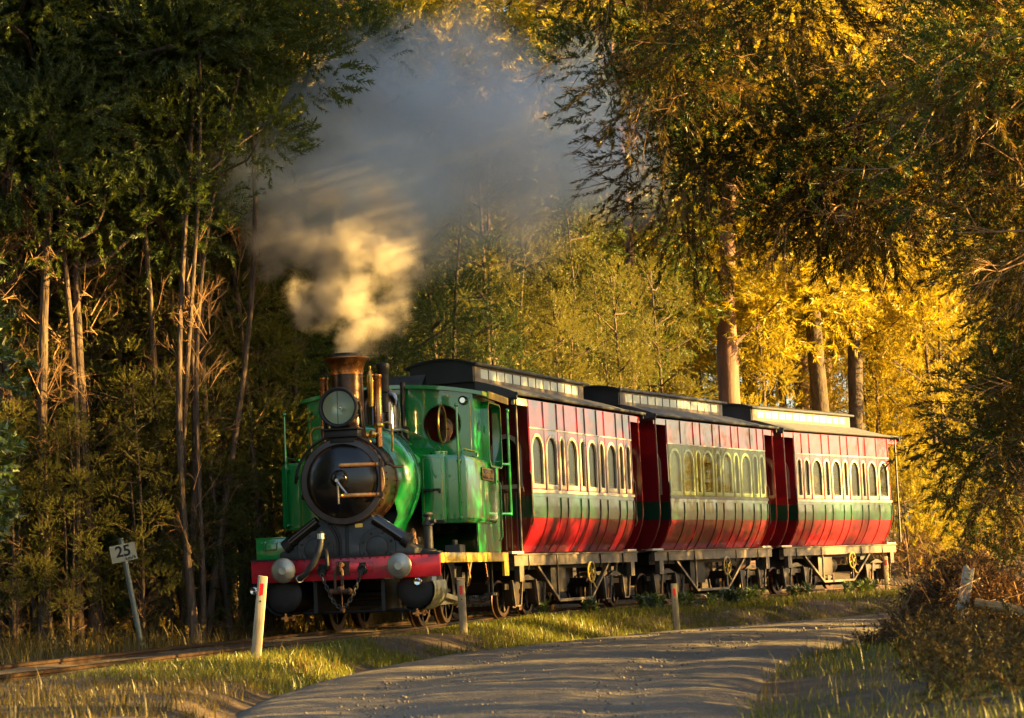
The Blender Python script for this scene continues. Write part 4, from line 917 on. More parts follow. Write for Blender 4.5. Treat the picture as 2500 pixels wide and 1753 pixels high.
def trunk_mesh(rng, h, r0, clumps, m, lean=.0, stems=1, limb=.035, wob=.06, rmin=.3):
    b = MB(); tops = []
    for s in range(stems):
        k = 16; a = rng.random()*6.28; off = np.array([math.cos(a), math.sin(a)])*(r0*1.6*s); ln = lean+.07*s*rng.random()
        w1, w2 = rng.random(2)*6.28; path = []; rad = []
        for i in range(k+1):
            t = i/k; z = h*t
            path.append((off[0]+ln*z*math.cos(a)+wob*math.sin(t*5+w1)*t*2, off[1]+ln*z*math.sin(a)+wob*math.cos(t*4+w2)*t*2, z-.15*(i == 0)))
            rad.append(r0*((1-t)*(1-rmin)+rmin)*(1+.5*math.exp(-t*18))*(1+.08*rng.normal())*(.8 if s else 1))
        b.tube(path, rad, 9); tops.append(path)
    P0 = np.array(tops[0]); nodes = [(p, limb*1.5) for p in P0[3:]]
    for x, y, z, r in sorted(clumps, key=lambda c: math.hypot(c[0], c[1])):
        c = np.array([x,y,z]); N = np.array([q[0] for q in nodes]); dv = c-N; ds = np.linalg.norm(dv, axis=1)
        cost = ds+np.where(dv[:,2] < .15*ds, .6+.5*ds, 0); j = int(np.argmin(cost)); p, pr = nodes[j]; d = c-p
        m1 = p+d*.35+np.array([0,0,-.06*ds[j]])+rng.normal(size=3)*.06*ds[j]; m2 = p+d*.7+np.array([0,0,-.04*ds[j]])+rng.normal(size=3)*.06*ds[j]
        q = min(limb, pr*.75); b.tube([p, m1, m2, c], [q, q*.8, q*.65, q*.4], 5)
        nodes += [(m1, q*.8), (m2, q*.7), (c, q*.5)]
    return b.mesh('trunk', m, smooth=60, fixn=False)
def clumps_in(rng, n, z0, z1, rad, r0, r1, prof=None):
    out = []
    for i in range(n):
        t = (i+rng.random())/n; z = z0+(z1-z0)*t; q = rad*(prof(t) if prof else math.sin(math.pi*(.12+.8*t))**.7); a = i*2.4+rng.random()*1.2; rr = q*(.35+.65*rng.random()**.6)
        out.append((rr*math.cos(a), rr*math.sin(a), z, r0+(r1-r0)*rng.random()))
    return out
VAR = {}
rng = np.random.default_rng(11)
def variant(kind, n, fn): VAR[kind] = [fn(np.random.default_rng(100*len(kind)+i)) for i in range(n)]
def v_tea(r):                                  # slender, bare below, clumped crown above
    h = 9.5+1.5*r.random(); cl = clumps_in(r, 18, 4.2, h, 1.55, .4, .75)
    tw = []; td = []
    for _ in range(34): a = r.random()*6.28; z = 1.2+3.4*r.random(); tw.append((.05*math.cos(a),.05*math.sin(a),z)); td.append((math.cos(a),math.sin(a),.5+.6*r.random()))
    return (trunk_mesh(r, h, .058, cl, 'bark_grey', .03, 1, .035, .16), crown(r, cl, 330, T_TEA), twig_mesh(r, tw, td, .75))
def v_pole(r):                                 # thin bare pole with a small high crown
    h = 8+1.5*r.random(); cl = clumps_in(r, 7, 5.2, h, .8, .35, .6)
    tw = []; td = []
    for _ in range(16): a = r.random()*6.28; z = .6+4*r.random(); tw.append((.03*math.cos(a),.03*math.sin(a),z)); td.append((math.cos(a),math.sin(a),.8+.8*r.random()))
    return (trunk_mesh(r, h, .032, cl, 'bark_grey', .03, 1, .02, .2, .45), crown(r, cl, 330, T_TEA), twig_mesh(r, tw, td, .7))
def v_bushy(r):                                # foliage nearly to the ground
    h = 8.5+1.5*r.random(); cl = clumps_in(r, 26, 1.8, h, 1.5, .4, .75, lambda t: .75*(1-t)**.35+.25)
    tw = []; td = []
    for _ in range(50): a = r.random()*6.28; z = .8+2*r.random(); tw.append((.05*math.cos(a),.05*math.sin(a),z)); td.append((math.cos(a),math.sin(a),.6))
    return (trunk_mesh(r, h, .08, cl, 'bark_grey', .02, 2), crown(r, cl, 330, T_SOFT), twig_mesh(r, tw, td))
def v_euc(r):                                  # tall, pale trunk, open crown
    h = 17+3*r.random(); cl = clumps_in(r, 44, 6.5, h, 3., .7, 1.3, lambda t: .5+.5*math.sin(math.pi*t))
    return (trunk_mesh(r, h, .24, cl, 'bark_pink', .02, 1, .07, .2), crown(r, cl, 60, T_EUC, .2, 1.15, droop=.35), None)
def v_low(r):                                  # rounded understorey shrub
    cl = clumps_in(r, 12, .35, 1.9, .8, .3, .5)
    tw = [(.05,.05,.1)]*26; td = [(r.normal(),r.normal(),1.2) for _ in range(26)]
    return (trunk_mesh(r, 1.7, .03, cl, 'bark_grey', .02, 3, .014), crown(r, cl, 260, T_TEA, .3, .8), twig_mesh(r, tw, td, 1.1))
def v_dead(r):                                 # bare twiggy shrub
    tw = []; td = []
    for _ in range(46): a = r.random()*6.28; z = .05+1.3*r.random()**1.3; tw.append((.08*math.cos(a),.08*math.sin(a),z)); td.append((.55*math.cos(a),.55*math.sin(a),1))
    cl = clumps_in(r, 4, .9, 1.8, .5, .2, .3)
    return (trunk_mesh(r, 2.1, .025, cl, 'twig_dry', .04, 3, .01), crown(r, cl, 60, T_TEA, .3, .7), twig_mesh(r, tw, td, 1.0))
def v_broad(r):
    cl = clumps_in(r, 40, 1.0, 6.4, 1.3, .45, .75, lambda t: .9-.3*t)
    return (trunk_mesh(r, 6.2, .07, cl, 'bark_grey', .03, 2), crown(r, cl, 200, T_BROAD, .35, 1.), None)
variant('tea', 4, v_tea); variant('pole', 4, v_pole); variant('bushy', 3, v_bushy); variant('euc', 3, v_euc); variant('low', 3, v_low); variant('dead', 3, v_dead); variant('broad', 2, v_broad)
CNT = {}
def plant(kind, x, y, label, cat='tree', name='tree', sc=1., leaf=None, bark=None, group=None, rz=None, tilt=(0,0), tsc=None, zoff=0.):
    i = CNT.get(kind, 0); CNT[kind] = i+1; tr, cr, tw = VAR[kind][i % len(VAR[kind])]
    q = empty(name, (x, y, float(ground_z(x, y))-.05+zoff), (i*2.39996) if rz is None else rz, label=label, cat=cat, group=group)
    q.rotation_euler = (R(tilt[0]), R(tilt[1]), q.rotation_euler[2]); q.scale = (sc, sc, sc) if tsc is None else tsc
    for nm, me, mm in (('trunk',tr,bark),('crown',cr,leaf),('twigs',tw,None)):
        if me is None: continue
        o = part(nm, me, q)
        if mm: o.material_slots[0].link = 'OBJECT'; o.material_slots[0].material = M[mm]
    return q
ORD = ['first','second','third','fourth','fifth','sixth','seventh','eighth','ninth','tenth','eleventh','twelfth','thirteenth','fourteenth','fifteenth','sixteenth','seventeenth','eighteenth','nineteenth','twentieth']
# --- left wall, front row (X at the trunk foot, Y, lean right in degrees)
front = [(-5.55,22.2,2,'tea'),(-5.25,22.4,9,'tea'),(-4.88,22.0,-1,'tea'),(-4.62,22.8,0,'tea'),(-4.42,22.3,-1,'tea'),(-4.2,23.4,2,'tea'),(-3.92,22.9,-4,'tea'),(-4.1,26.6,1,'bushy'),(-3.85,27,2,'bushy'),(-3.55,27.6,-2,'bushy'),(-3.2,27.4,1,'bushy'),(-3.1,28.2,0,'bushy'),(-5.05,23.8,3,'tea'),(-4.35,24.4,-2,'bushy'),(-4.1,27.4,1,'bushy'),(-3.6,28.6,1,'bushy'),(-2.95,29,0,'bushy'),(-4.2,25.8,2,'bushy')]
front.sort(key=lambda t: t[0]/t[1])
for j,(x,y,l,k) in enumerate(front):
    hgt = (.95+.12*rng.random()) if x/y < -.15 else .66+.08*rng.random()
    plant(k, x, y, f'{ORD[j]} tree from the left in the row behind the track, {"slender and bare below" if k == "tea" else "leafy nearly to the ground"}', sc=hgt, leaf=['leaf_teatree','leaf_bluegreen'][j % 2], tilt=(0,l), group='trees behind the left side of the track')
for j,(x,y,sc,k) in enumerate([(-6.2,19.6,1.0,'broad'),(-5.6,18.4,.8,'broad')]):
    plant(k, x, y, ['tall glossy broad-leaved tree at the left edge of the thicket','shorter glossy broad-leaved tree nearest the left edge'][j], leaf='leaf_broad', sc=sc)
# thicket behind
back_l = 'one of the crowded thin trees in the dark thicket behind the left row'
for j in range(46):
    y = 24.5+rng.random()*8.5; x = -7.6+rng.random()*5.2-(33-y)*.0; x = min(x, float(track_x(y))-2.6)
    plant('tea' if j % 3 else 'bushy', x-.3*(j%2), y, back_l, sc=(.85+.35*rng.random())*(1 if x/y < -.17 else .68), leaf=['leaf_teatree','leaf_bluegreen','leaf_teatree'][j%3], tilt=(rng.uniform(-3,3), rng.uniform(-5,5)), group='crowded trees of the left thicket')
for j in range(56):
    y = 22.0+rng.random()*3.6; x = -6.2+j*.06+rng.random()*.35; x = min(x, float(track_x(y))-1.5)
    plant('pole', x, y, 'thin bare pole tree among the trunks of the left thicket', sc=.9+.25*rng.random(), leaf='leaf_teatree', tilt=(rng.uniform(-3,3), rng.uniform(-7,7)), group='thin pole trees of the left thicket')
for j in range(10):
    y = 22.4+rng.random()*2.6; x = -5.8+j*.32+rng.random()*.3; x = min(x, float(track_x(y))-1.35)
    plant('dead' if j % 2 else 'low', x, y, f'{ORD[j//2]} {["low leafy","bare dry"][j%2]} shrub from the left at the foot of the left thicket', 'shrub', 'shrub', sc=.45+.4*rng.random(), leaf=['leaf_teatree','leaf_gold'][j%2], group=['low leafy shrubs of the left thicket','bare dry shrubs of the left thicket'][j%2])
# behind the train
mid = [(-2.6,29.5,'bushy'),(-1.9,31.5,'bushy'),(-1.2,33.5,'bushy'),(-2.4,34,'tea'),(-.3,35.5,'bushy'),(.8,37.5,'bushy'),(-1.3,37.5,'tea'),(1.9,39.5,'bushy'),(.2,40.5,'tea'),(2.9,41.5,'bushy'),(1.4,43,'tea'),(-2.2,40.5,'bushy'),(-.8,44,'bushy')]
mid.sort(key=lambda t: t[0]/t[1])
for j,(x,y,k) in enumerate(mid):
    plant(k, x, y, f'{ORD[j]} from the left of the soft green trees close behind the train', sc=(.72+.1*rng.random()) if x < 0 else .55+.2*rng.random(), leaf=['leaf_bluegreen','leaf_olive'][j%2] if x < 0 else 'leaf_olive', group='bushy trees close behind the train')
plant('euc', 4.75, 46.2, 'stout smooth pinkish gum trunk rising behind the middle carriage', bark='bark_pink', leaf='leaf_gold', tsc=(1.1,1.1,.8), rz=.4)
plant('euc', 2.35, 44.6, 'thin pale gum trunk above the first carriage roof', bark='bark_pink', leaf='leaf_teatree', sc=.62, rz=2.4)
plant('euc', 7.0, 48.0, 'mottled mossy trunk behind the rearmost carriage, the left one of two', bark='bark_dark', leaf='leaf_gold', sc=.95, rz=4)
plant('euc', 7.7, 48.6, 'mottled mossy trunk behind the rearmost carriage, the right one of two', bark='bark_dark', leaf='leaf_gold', sc=.8, rz=1, tilt=(0,5))
for j,(x,y) in enumerate(sorted([(5.6,47.5),(6.3,51),(8.6,50.5),(9.8,49.5),(3.4,50),(10.6,53),(12,56)], key=lambda t: t[0]/t[1])):
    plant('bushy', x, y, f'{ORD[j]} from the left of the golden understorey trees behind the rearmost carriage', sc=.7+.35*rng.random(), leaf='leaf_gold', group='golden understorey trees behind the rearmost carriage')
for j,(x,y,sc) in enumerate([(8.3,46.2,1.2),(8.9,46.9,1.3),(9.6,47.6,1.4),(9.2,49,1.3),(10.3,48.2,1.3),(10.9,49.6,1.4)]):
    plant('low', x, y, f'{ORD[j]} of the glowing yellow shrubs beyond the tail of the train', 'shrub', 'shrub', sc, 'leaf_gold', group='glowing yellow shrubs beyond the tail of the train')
for j,(x,y,sc) in enumerate([(-5.5,22.6,.4),(-5.35,23.4,.48),(-4.95,22.9,.38),(-4.75,23.4,.46),(-4.45,22.9,.4),(-4.2,23.6,.58),(-3.95,22.9,.42),(-3.75,23.5,.6),(-3.5,24.2,.64),(-3.35,23.2,.36),(-3.15,24.4,.55),(-5.2,21.9,.28),(-4.6,21.9,.26),(-3.9,22.1,.28)]):
    plant('bushy', x, y, f'{ORD[j]} of the half-grown leafy trees in front of the left thicket', sc=sc, leaf=['leaf_lightened','leaf_olive'][j%2], group='half-grown leafy trees of the left thicket')
for j,(x,y,sc) in enumerate([(14,58,.8),(17.5,62,.8),(21,59,.75),(24,67,.8),(19,70,.9),(13.5,52,.6)]):
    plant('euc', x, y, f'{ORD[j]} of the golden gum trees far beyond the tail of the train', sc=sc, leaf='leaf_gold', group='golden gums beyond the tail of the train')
for j in range(20):
    y = 84+rng.random()*26; x = -24+j*2.6+rng.random()*1.5
    plant('euc', x, y, 'tree of the farthest forest wall, seen only in gaps', sc=1.25+.3*rng.random(), leaf='leaf_gold', group='farthest forest wall')
far_l = 'tall golden gum tree in the sunlit forest far behind the train'
for j in range(24):
    y = 54+rng.random()*26; x = -13+(j+rng.random())*1.35
    plant('euc', x*(y/62), y, far_l, sc=.85+.4*rng.random(), leaf='leaf_gold' if j % 3 else 'leaf_teatree', group='gum trees far behind the train')
for j in range(26):
    y = 52+rng.random()*30; x = -13+(j+rng.random())*1.3
    plant('bushy', x*(y/62), y, 'bushy tree under the gums far behind the train', sc=1.+.5*rng.random(), leaf='leaf_gold' if j % 2 else 'leaf_teatree', group='bushy trees far behind the train')

# --- right side: the great overhanging tree, built from its own clumps
def right_tree(name, foot, boxes, n, label, seed, h, r0, leaf, dens=70, twn=150, tm=T_WEEP):
    r = np.random.default_rng(seed); cl = []
    while len(cl) < n:
        x0,x1,y0,y1,z0,z1 = boxes[r.integers(0,len(boxes))]
        cl.append((x0+(x1-x0)*r.random()-foot[0], y0+(y1-y0)*r.random()-foot[1], z0+(z1-z0)*r.random(), .4+.4*r.random()))
    gz = float(ground_z(*foot))-.05
    def in_gap(c):                       # an opening in the canopy through which the low sun reaches the steam
        t = c[0]+foot[0]+1.7; yy = 22.35-t*.158; zz = c[2]+gz-t*.215
        return abs(c[1]+foot[1]-yy) < .75 and 2.9 < zz < 4.6
    cl = [c for c in cl if not in_gap(c)]; n = len(cl)
    q = empty(name, (*foot, gz), label=label, cat='tree')
    part('trunk', trunk_mesh(r, h, r0, cl, 'bark_dark', .01, 1, .03, .15), q)
    part('crown', crown(r, cl[::2], dens*.8, tm, -.1, 1., leaf, droop=.9), q); part('green_foliage', crown(r, cl[1::2], dens*1.5, T_TEA, .2, .9, 'leaf_teatree', droop=.1), q)
    pts, dr = [], []
    for _ in range(twn):
        c = cl[r.integers(0,n)]; d = unit(r.normal(size=3)+np.array([-.4,0,-.55])); pts.append(np.array(c[:3])+d*c[3]*.45); dr.append(d)
    part('bare_twigs', twig_mesh(r, pts, dr, 1.), q)
    return q
right_tree('overhanging_tree',(6.4,23.5),[(1.,3.2,21.5,25,5.3,7.6),(2.0,5.5,21,25.5,4.9,7.8),(2.0,4.5,21.5,24,4.4,5.8),(3.6,6.5,20.5,24.5,4.0,6.4),(5.4,7.4,20.5,23.5,2.4,5),(3.0,6.8,21,25,5.6,8.2)],135,'great overhanging tree leaning over the road from the upper right',5,7.5,.2,'leaf_brown',150,420)
right_tree('overhanging_tree',(5.9,19.6),[(3.6,5.5,16.8,19.,3.4,5.2),(4.4,6.4,17.,19.2,1.6,4.5),(4.4,5.8,17.2,19.2,.8,2.2)],60,'dense brown tree filling the right edge of the picture',6,6.4,.14,'leaf_brown',170,260)
plant('bushy', 8.8, 30.5, 'dark bushy tree beyond the great overhanging tree on the right', sc=.8, leaf='leaf_teatree')
plant('low', 5.0, 21.2, 'round dark shrub at the road edge under the right trees', 'shrub', 'shrub', 1.0, 'leaf_teatree')
plant('low', 4.7, 17.6, 'dark shrub behind the dead bracken on the right', 'shrub', 'shrub', 1.05, 'leaf_brown')
plant('dead', 4.2, 16.6, 'bare shrub beside the leaning white post', 'shrub', 'shrub', .7, 'leaf_brown')
plant('low', 4.5, 14.2, 'dark shrub in the lower right corner', 'shrub', 'shrub', .75, 'leaf_brown')
plant('low', 7.4, 27.2, 'leafy shrub at the far bend of the road on the right', 'shrub', 'shrub', 1.2, 'leaf_gold')
# forest beyond the right edge that shades the road
for j,(x,y,sc,k) in enumerate([(8.2,14.5,1.2,'tea'),(10.3,16.2,1.3,'tea'),(9.8,12.2,1.25,'tea'),(8.4,9.6,1.1,'tea'),(12.5,13.6,1.35,'tea'),(11.2,9.5,1.2,'bushy'),(7.2,6.8,1.1,'tea'),(10,5.2,1.2,'tea'),(14.5,10.6,1.35,'tea'),(13.2,6,1.2,'tea'),(11.5,22.6,.5,'bushy'),(13,24.6,.5,'bushy'),(12.4,26.8,.45,'bushy'),(14.2,28.4,.5,'bushy'),(12.5,20.6,.5,'bushy'),(15.5,30.5,.45,'bushy'),(16.5,33,.5,'bushy'),(9.2,23.8,.42,'tea'),(5.4,8.2,.28,'bushy'),(6.6,12.6,.35,'bushy'),(6.0,6.6,.3,'bushy'),(7.4,16.4,.4,'bushy'),(8.6,18.8,.35,'bushy'),(6.9,14.4,.36,'bushy'),(11.5,25,1.25,'tea'),(13.5,27,1.25,'tea'),(12,28.8,1.2,'tea'),(15,24.5,1.3,'tea'),(13,25.8,1.3,'tea'),(14.6,26,1.3,'tea'),(16,27,1.3,'tea'),(12.4,26.4,1.25,'tea'),(14.2,28.4,1.3,'tea'),(6.2,9.8,.24,'bushy'),(6.5,13.4,.26,'bushy'),(11.2,23.3,1.15,'tea'),(9.4,23.2,.95,'tea'),(4.7,8.0,.45,'low'),(4.9,9.5,.5,'low'),(5.0,11,.45,'low'),(5.2,12.5,.5,'low'),(5.0,13.8,.5,'low'),(4.6,6.8,.45,'low'),(5.6,10.2,.65,'low'),(5.8,11.9,.6,'low'),(5.4,8.9,.55,'low'),(6.0,15,.65,'low'),(5.9,16.2,.6,'low'),(10.3,19.7,.58,'bushy'),(11.8,18.4,.6,'bushy'),(11,18.6,1.2,'euc'),(13.4,22.2,1.25,'euc'),(12.6,31,.5,'bushy'),(13.8,32.6,.52,'bushy'),(11.4,29.8,.46,'bushy'),(10.6,28.4,.48,'bushy'),(9.6,27.2,.42,'bushy'),(9.0,25.8,.42,'bushy'),(5.8,11.2,.26,'bushy'),(16.5,31.5,1.2,'tea'),(17.5,29.5,1.2,'tea'),(15.4,34,.5,'bushy'),(12,30.4,.55,'bushy'),(10.9,29.1,.55,'bushy'),(13.2,31.8,.55,'bushy'),(9.9,27.9,.5,'bushy'),(14.6,33.3,.55,'bushy'),(17,35.6,.5,'bushy')]):
    plant(k, x, y, 'tree in the roadside forest beyond the right edge', sc=sc, leaf='leaf_brown' if j % 2 else 'leaf_gold', group='roadside forest beyond the right edge')
for j in range(18):
    y = 36+rng.random()*18; x = 16+j*1.1+rng.random()*3
    if 41 < y+.5*(x-16)+(x-9)*.158 < 56: continue
    plant('bushy', x, y+.5*(x-16), 'low tree of the forest edge far along the road', sc=.45+.2*rng.random(), leaf='leaf_gold', group='forest edge far along the road')

# ------------------------------------------------------------------ grass and low growth
def grass(name, xs, ys, hs, ws, m, label, lean=.35, seed=1, cat='grass'):
    r = np.random.default_rng(seed); k = len(xs); zs = ground_z(xs, ys)-.01; a = r.random(k)*6.28
    hs = hs*(.25+.75*sstep(.5, 1.5, np.abs(xs-track_x(ys)))); d = np.stack([np.cos(a), np.sin(a), np.zeros(k)], -1); s_ = np.stack([-np.sin(a+.8*r.normal(size=k)), np.cos(a), np.zeros(k)], -1)
    p0 = np.stack([xs, ys, zs], -1); ln = (lean*(.3+r.random(k)))[:,None]; h = hs[:,None]; up = np.array([0,0,1.])
    p1 = p0+up*h*.5+d*h*ln*.3; p2 = p0+up*h*(.95-.2*ln)+d*h*ln; w = ws[:,None]
    V = np.stack([p0-s_*w*.5, p0+s_*w*.5, p1+s_*w*.38, p1-s_*w*.38, p2+s_*w*.06, p2-s_*w*.06], 1).reshape(-1,3)
    q = np.arange(k)[:,None]*6; F = np.concatenate([q+np.array([0,1,2,3]), q+np.array([3,2,4,5])])
    o = bpy.data.objects.new(name, fast_mesh(name, V, F, m)); C.objects.link(o); return tag(o, label, cat, kind='stuff')
gr = np.random.default_rng(33)
def patchy(xs, ys, sc, thr, seed): return vnoise(xs, ys, sc, seed)+.35*vnoise(xs, ys, sc*3, seed+1) > thr
k = 52000; ys = 14.5+gr.random(k)*24.5; e0 = track_x(ys)+.62; e1 = catmull(RL, ys)+.05
xs = e0+(e1-e0)*gr.random(k); ok = patchy(xs, ys, .9, .42, 20)
grass('verge_grass', xs[ok], ys[ok], (.035+.1*gr.random(k)**1.8)[ok], (.006+.006*gr.random(k))[ok], 'grass_green', 'short green grass on the verge between the track and the road', .5, 2)
k = 14000; ys = 10.5+gr.random(k)*26; e0 = track_x(ys)-1.2; e1 = catmull(RL, ys)
xs = e0+(e1-e0)*gr.random(k); ok = patchy(xs, ys, 1.1, .72, 24)&(np.abs(xs-track_x(ys)) > .1)
grass('dry_grass', xs[ok], ys[ok], (.05+.16*gr.random(k)**2.5)[ok], (.005+.006*gr.random(k))[ok], 'grass_leaf', 'dry golden grass stems on the verge and around the rails', .3, 3)
k = 16000; ys = 9+gr.random(k)*8; e0 = track_x(ys)+.3; e1 = catmull(RL, ys)-.1; xs = e0+(e1-e0)*gr.random(k); ok = patchy(xs, ys, .8, .5, 28)
grass('foreground_grass', xs[ok], ys[ok], (.025+.085*gr.random(k)**2.5)[ok], (.004+.004*gr.random(k))[ok], 'grass_leaf', 'tufty brown-green grass in the lower left corner', .4, 4)
k = 17000; ys = 6.5+gr.random(k)*12; e0 = catmull(RR, ys)-.02; xs = e0+2.2*gr.random(k)**.9; ok = patchy(xs, ys, .9, .5, 32)
grass('bank_grass', xs[ok], ys[ok], (.03+.1*gr.random(k)**2)[ok], (.004+.004*gr.random(k))[ok], 'grass_green', 'long dark grass on the bank right of the road', .4, 5)
k = 300; ys = 9.5+gr.random(k)*11; xs = catmull(RR, ys)+.1+2*gr.random(k)**1.5
grass('grass_stalks', xs, ys, .15+.22*gr.random(k)**2, .003+.003*gr.random(k), 'grass_leaf', 'tall pale seed stalks on the bank right of the road', .3, 6)
k = 14000; ys = 18+gr.random(k)*14; xs = track_x(ys)-1-3.5*gr.random(k); ok = patchy(xs, ys, 1.2, .6, 36)
grass('thicket_grass', xs[ok], ys[ok], (.1+.25*gr.random(k)**2)[ok], (.006+.006*gr.random(k))[ok], 'grass_leaf', 'dry grass at the foot of the left thicket', .4, 7)
# leafy weeds along the rails beside the carriages
r = np.random.default_rng(41)
for j in range(22):
    y = 26.5+r.random()*11; x = float(track_x(y))+.85+.5*r.random()
    n = 9; a = r.random(n)*6.28; base = np.stack([.04*r.normal(size=n), .04*r.normal(size=n), np.zeros(n)], -1); d = unit(np.stack([.4*np.cos(a), .4*np.sin(a), np.ones(n)], -1))
    V, F = scatter(T_BROAD, base, d, .55+.35*r.random(n), r)
    o = bpy.data.objects.new('weed', fast_mesh('weed', V, F, 'leaf_broad')); C.objects.link(o); o.location = (x, y, float(ground_z(x,y))-.02)
    tag(o, 'leafy green weed growing by the rails beside the carriages', 'weed', 'weeds along the rails')
# dead bracken heap round the leaning post
n = 420; p = np.stack([3.5+.3*r.normal(size=n), 16.8+.5*r.normal(size=n), np.zeros(n)], -1); p[:,2] = ground_z(p[:,0], p[:,1])+.5*r.random(n)
V, F = scatter(T_TWIG, p, unit(r.normal(size=(n,3))+np.array([-.3,-.2,-.1])), .35+.3*r.random(n), r)
o = bpy.data.objects.new('dead_stems', fast_mesh('dead_stems', V, F, 'bracken_dead')); C.objects.link(o); tag(o, 'tangle of dry bracken stems around the leaning white post', 'bracken', kind='stuff')
n = 2600; ctr = np.array([3.42,16.9,.0]); p = r.normal(size=(n,3))*np.array([.26,.5,.0])+ctr; gz = ground_z(p[:,0], p[:,1])
hh = .62*np.exp(-((p[:,0]-3.45)**2/.2+(p[:,1]-16.7)**2/.6)); p[:,2] = gz+hh*r.random(n)
V, F = scatter(T_TEA, p, unit(r.normal(size=(n,3))+np.array([-.2,-.3,.1])), .4+.4*r.random(n), r)
o = bpy.data.objects.new('dead_bracken', fast_mesh('dead_bracken', V, F, 'bracken_dead')); C.objects.link(o); tag(o, 'heap of dead brown bracken beside the leaning white post', 'bracken', kind='stuff')
n = 5200; ys = 9+8.5*r.random(n); xs = catmull(RR, ys)+.9+2.8*r.random(n); p = np.stack([xs, ys, ground_z(xs, ys)+.22*r.random(n)**1.4], -1)
V, F = scatter(T_TEA, p, unit(r.normal(size=(n,3))+np.array([-.1,-.1,.35])), .25+.3*r.random(n), r)
o = bpy.data.objects.new('undergrowth', fast_mesh('undergrowth', V, F, 'leaf_litter')); C.objects.link(o); tag(o, 'dark tangled undergrowth in the lower right corner', 'undergrowth', kind='stuff')
n = 4000; ys = 21+11*r.random(n); xs = track_x(ys)-1.5-4.5*r.random(n); p = np.stack([xs, ys, ground_z(xs, ys)+.35*r.random(n)**1.6], -1)
V, F = scatter(T_TEA, p, unit(r.normal(size=(n,3))+np.array([0,0,.5])), .35+.4*r.random(n), r)
o = bpy.data.objects.new('undergrowth', fast_mesh('undergrowth', V, F, 'leaf_brown')); C.objects.link(o); tag(o, 'dark leaf litter and scrub under the left thicket', 'undergrowth', kind='stuff')

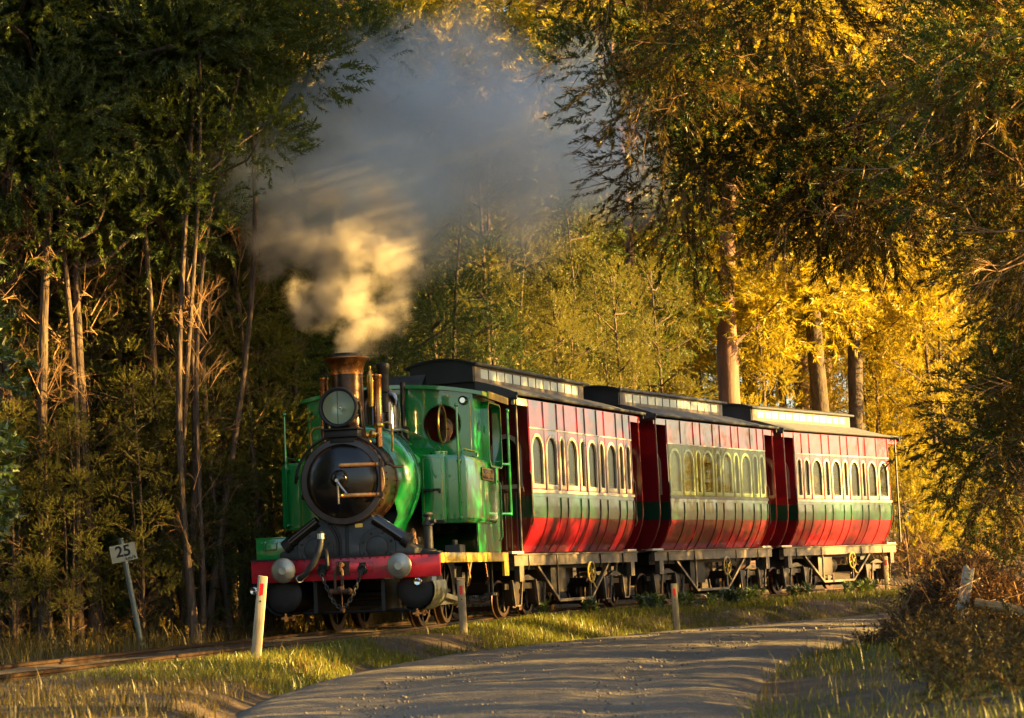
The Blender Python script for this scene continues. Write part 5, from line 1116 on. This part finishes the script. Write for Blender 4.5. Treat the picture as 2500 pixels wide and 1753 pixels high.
# ------------------------------------------------------------------ steam and smoke from the chimney
def plume(name, blobs, col, dens, label, aniso, warp, nsc, lo, hi, absorb=(0,0,0), step=.35):
    bm = bmesh.new()
    for x,y,z,r,w_ in blobs: bmesh.ops.create_icosphere(bm, subdivisions=2, radius=r*1.22, matrix=Matrix.Translation((x,y,z)))
    me = bpy.data.meshes.new(name); bm.to_mesh(me); bm.free()
    o = bpy.data.objects.new(name, me); C.objects.link(o); tag(o, label, 'smoke', kind='stuff')
    rm = o.modifiers.new('remesh', 'REMESH'); rm.mode = 'VOXEL'; rm.voxel_size = .09
    m = bpy.data.materials.new(name); m.use_nodes = True; n = m.node_tree; n.nodes.clear(); lk = n.links.new
    out = n.nodes.new('ShaderNodeOutputMaterial'); pv = n.nodes.new('ShaderNodeVolumePrincipled'); lk(pv.outputs[0], out.inputs['Volume'])
    pv.inputs['Color'].default_value = (*col,1); pv.inputs['Anisotropy'].default_value = aniso; pv.inputs['Absorption Color'].default_value = (*absorb,1)
    tc = n.nodes.new('ShaderNodeTexCoord'); ns = n.nodes.new('ShaderNodeTexNoise'); ns.inputs['Scale'].default_value = nsc; ns.inputs['Detail'].default_value = 4.5; ns.inputs['Roughness'].default_value = .58
    lk(tc.outputs['Object'], ns.inputs['Vector'])
    sb = n.nodes.new('ShaderNodeVectorMath'); sb.operation = 'SUBTRACT'; sb.inputs[1].default_value = (.5,.5,.5); lk(ns.outputs['Color'], sb.inputs[0])
    ma = n.nodes.new('ShaderNodeVectorMath'); ma.operation = 'MULTIPLY_ADD'; ma.inputs[1].default_value = (warp,warp,warp); lk(sb.outputs[0], ma.inputs[0]); lk(tc.outputs['Object'], ma.inputs[2])
    prev = None
    for x,y,z,r,w_ in blobs:
        d = n.nodes.new('ShaderNodeVectorMath'); d.operation = 'DISTANCE'; d.inputs[1].default_value = (x,y,z); lk(ma.outputs[0], d.inputs[0])
        mr = n.nodes.new('ShaderNodeMapRange'); mr.interpolation_type = 'SMOOTHSTEP'; mr.inputs[1].default_value = r*1.1; mr.inputs[2].default_value = r*.15; mr.inputs[3].default_value = 0; mr.inputs[4].default_value = w_
        lk(d.outputs['Value'], mr.inputs[0])
        if prev is None: prev = mr.outputs[0]
        else:
            ad = n.nodes.new('ShaderNodeMath'); ad.operation = 'ADD'; lk(prev, ad.inputs[0]); lk(mr.outputs[0], ad.inputs[1]); prev = ad.outputs[0]
    c = n.nodes.new('ShaderNodeMapRange'); c.inputs[1].default_value = lo; c.inputs[2].default_value = hi; c.inputs[3].default_value = .05; c.inputs[4].default_value = 1.6; lk(ns.outputs[0], c.inputs[0])
    mu = n.nodes.new('ShaderNodeMath'); mu.operation = 'MULTIPLY'; lk(prev, mu.inputs[0]); lk(c.outputs[0], mu.inputs[1])
    m3 = n.nodes.new('ShaderNodeMath'); m3.operation = 'MULTIPLY'; m3.inputs[1].default_value = dens; lk(mu.outputs[0], m3.inputs[0]); lk(m3.outputs[0], pv.inputs['Density'])
    m.cycles.volume_step_rate = step if hasattr(m.cycles, 'volume_step_rate') else 1
    me.materials.append(m); return o
LOWER = [(-1.64,22.20,2.97,0.22,2.20),(-1.62,22.25,3.16,0.31,2.20),(-1.38,22.30,3.15,0.27,1.30),(-1.66,22.30,3.38,0.40,2.00),(-1.31,22.40,3.38,0.38,1.80),(-1.90,22.40,3.50,0.40,1.50),(-1.47,22.50,3.73,0.54,1.90),(-2.09,22.50,3.66,0.43,1.20),(-1.14,22.60,3.83,0.41,1.80),(-1.81,22.70,4.02,0.60,1.50),(-1.28,22.80,4.20,0.58,1.30),(-2.31,22.90,4.21,0.61,0.90),(-1.72,23.00,4.50,0.66,0.90),(-1.96,22.35,2.62,.1,2.)]
UPPER = [(-1.9,23.3,4.6,.75,.18),(-1.2,23.4,4.7,.7,.18),(-2.85,23.2,5.1,.6,.3),(-2.95,23.5,5.7,.5,.25),(-2.43,23.30,4.88,0.73,0.50),(-1.85,23.60,5.11,0.85,0.50),(-1.17,24.00,5.06,0.87,0.42),(-2.18,24.00,5.62,0.75,0.38),(-1.43,24.50,5.90,0.88,0.42),(-0.67,25.00,5.76,1.02,0.42),(-1.02,25.00,6.48,0.72,0.34),(-0.13,26.00,6.34,0.94,0.32),(-0.05,26.50,5.65,1.08,0.34),(0.72,27.50,6.22,1.12,0.30),(1.06,28.00,7.04,0.81,0.22),(1.48,29.00,6.13,1.05,0.24),(0.27,27.50,5.23,0.86,0.22),(-0.72,25.50,4.88,0.80,0.28),(-0.44,26.00,7.03,0.69,0.25),(-1.67,24.50,6.50,0.53,0.22)]
plume('steam_plume', LOWER, (.74,.69,.61), 2.6, 'dense cream steam billowing from the chimney', .2, 1.0, 2.3, .46, .66)
plume('smoke_cloud', UPPER, (.66,.77,.86), 4.4, 'thin blue-grey smoke drifting back over the train', .0, 1.0, 1.0, .3, .66, (.3,.36,.42))
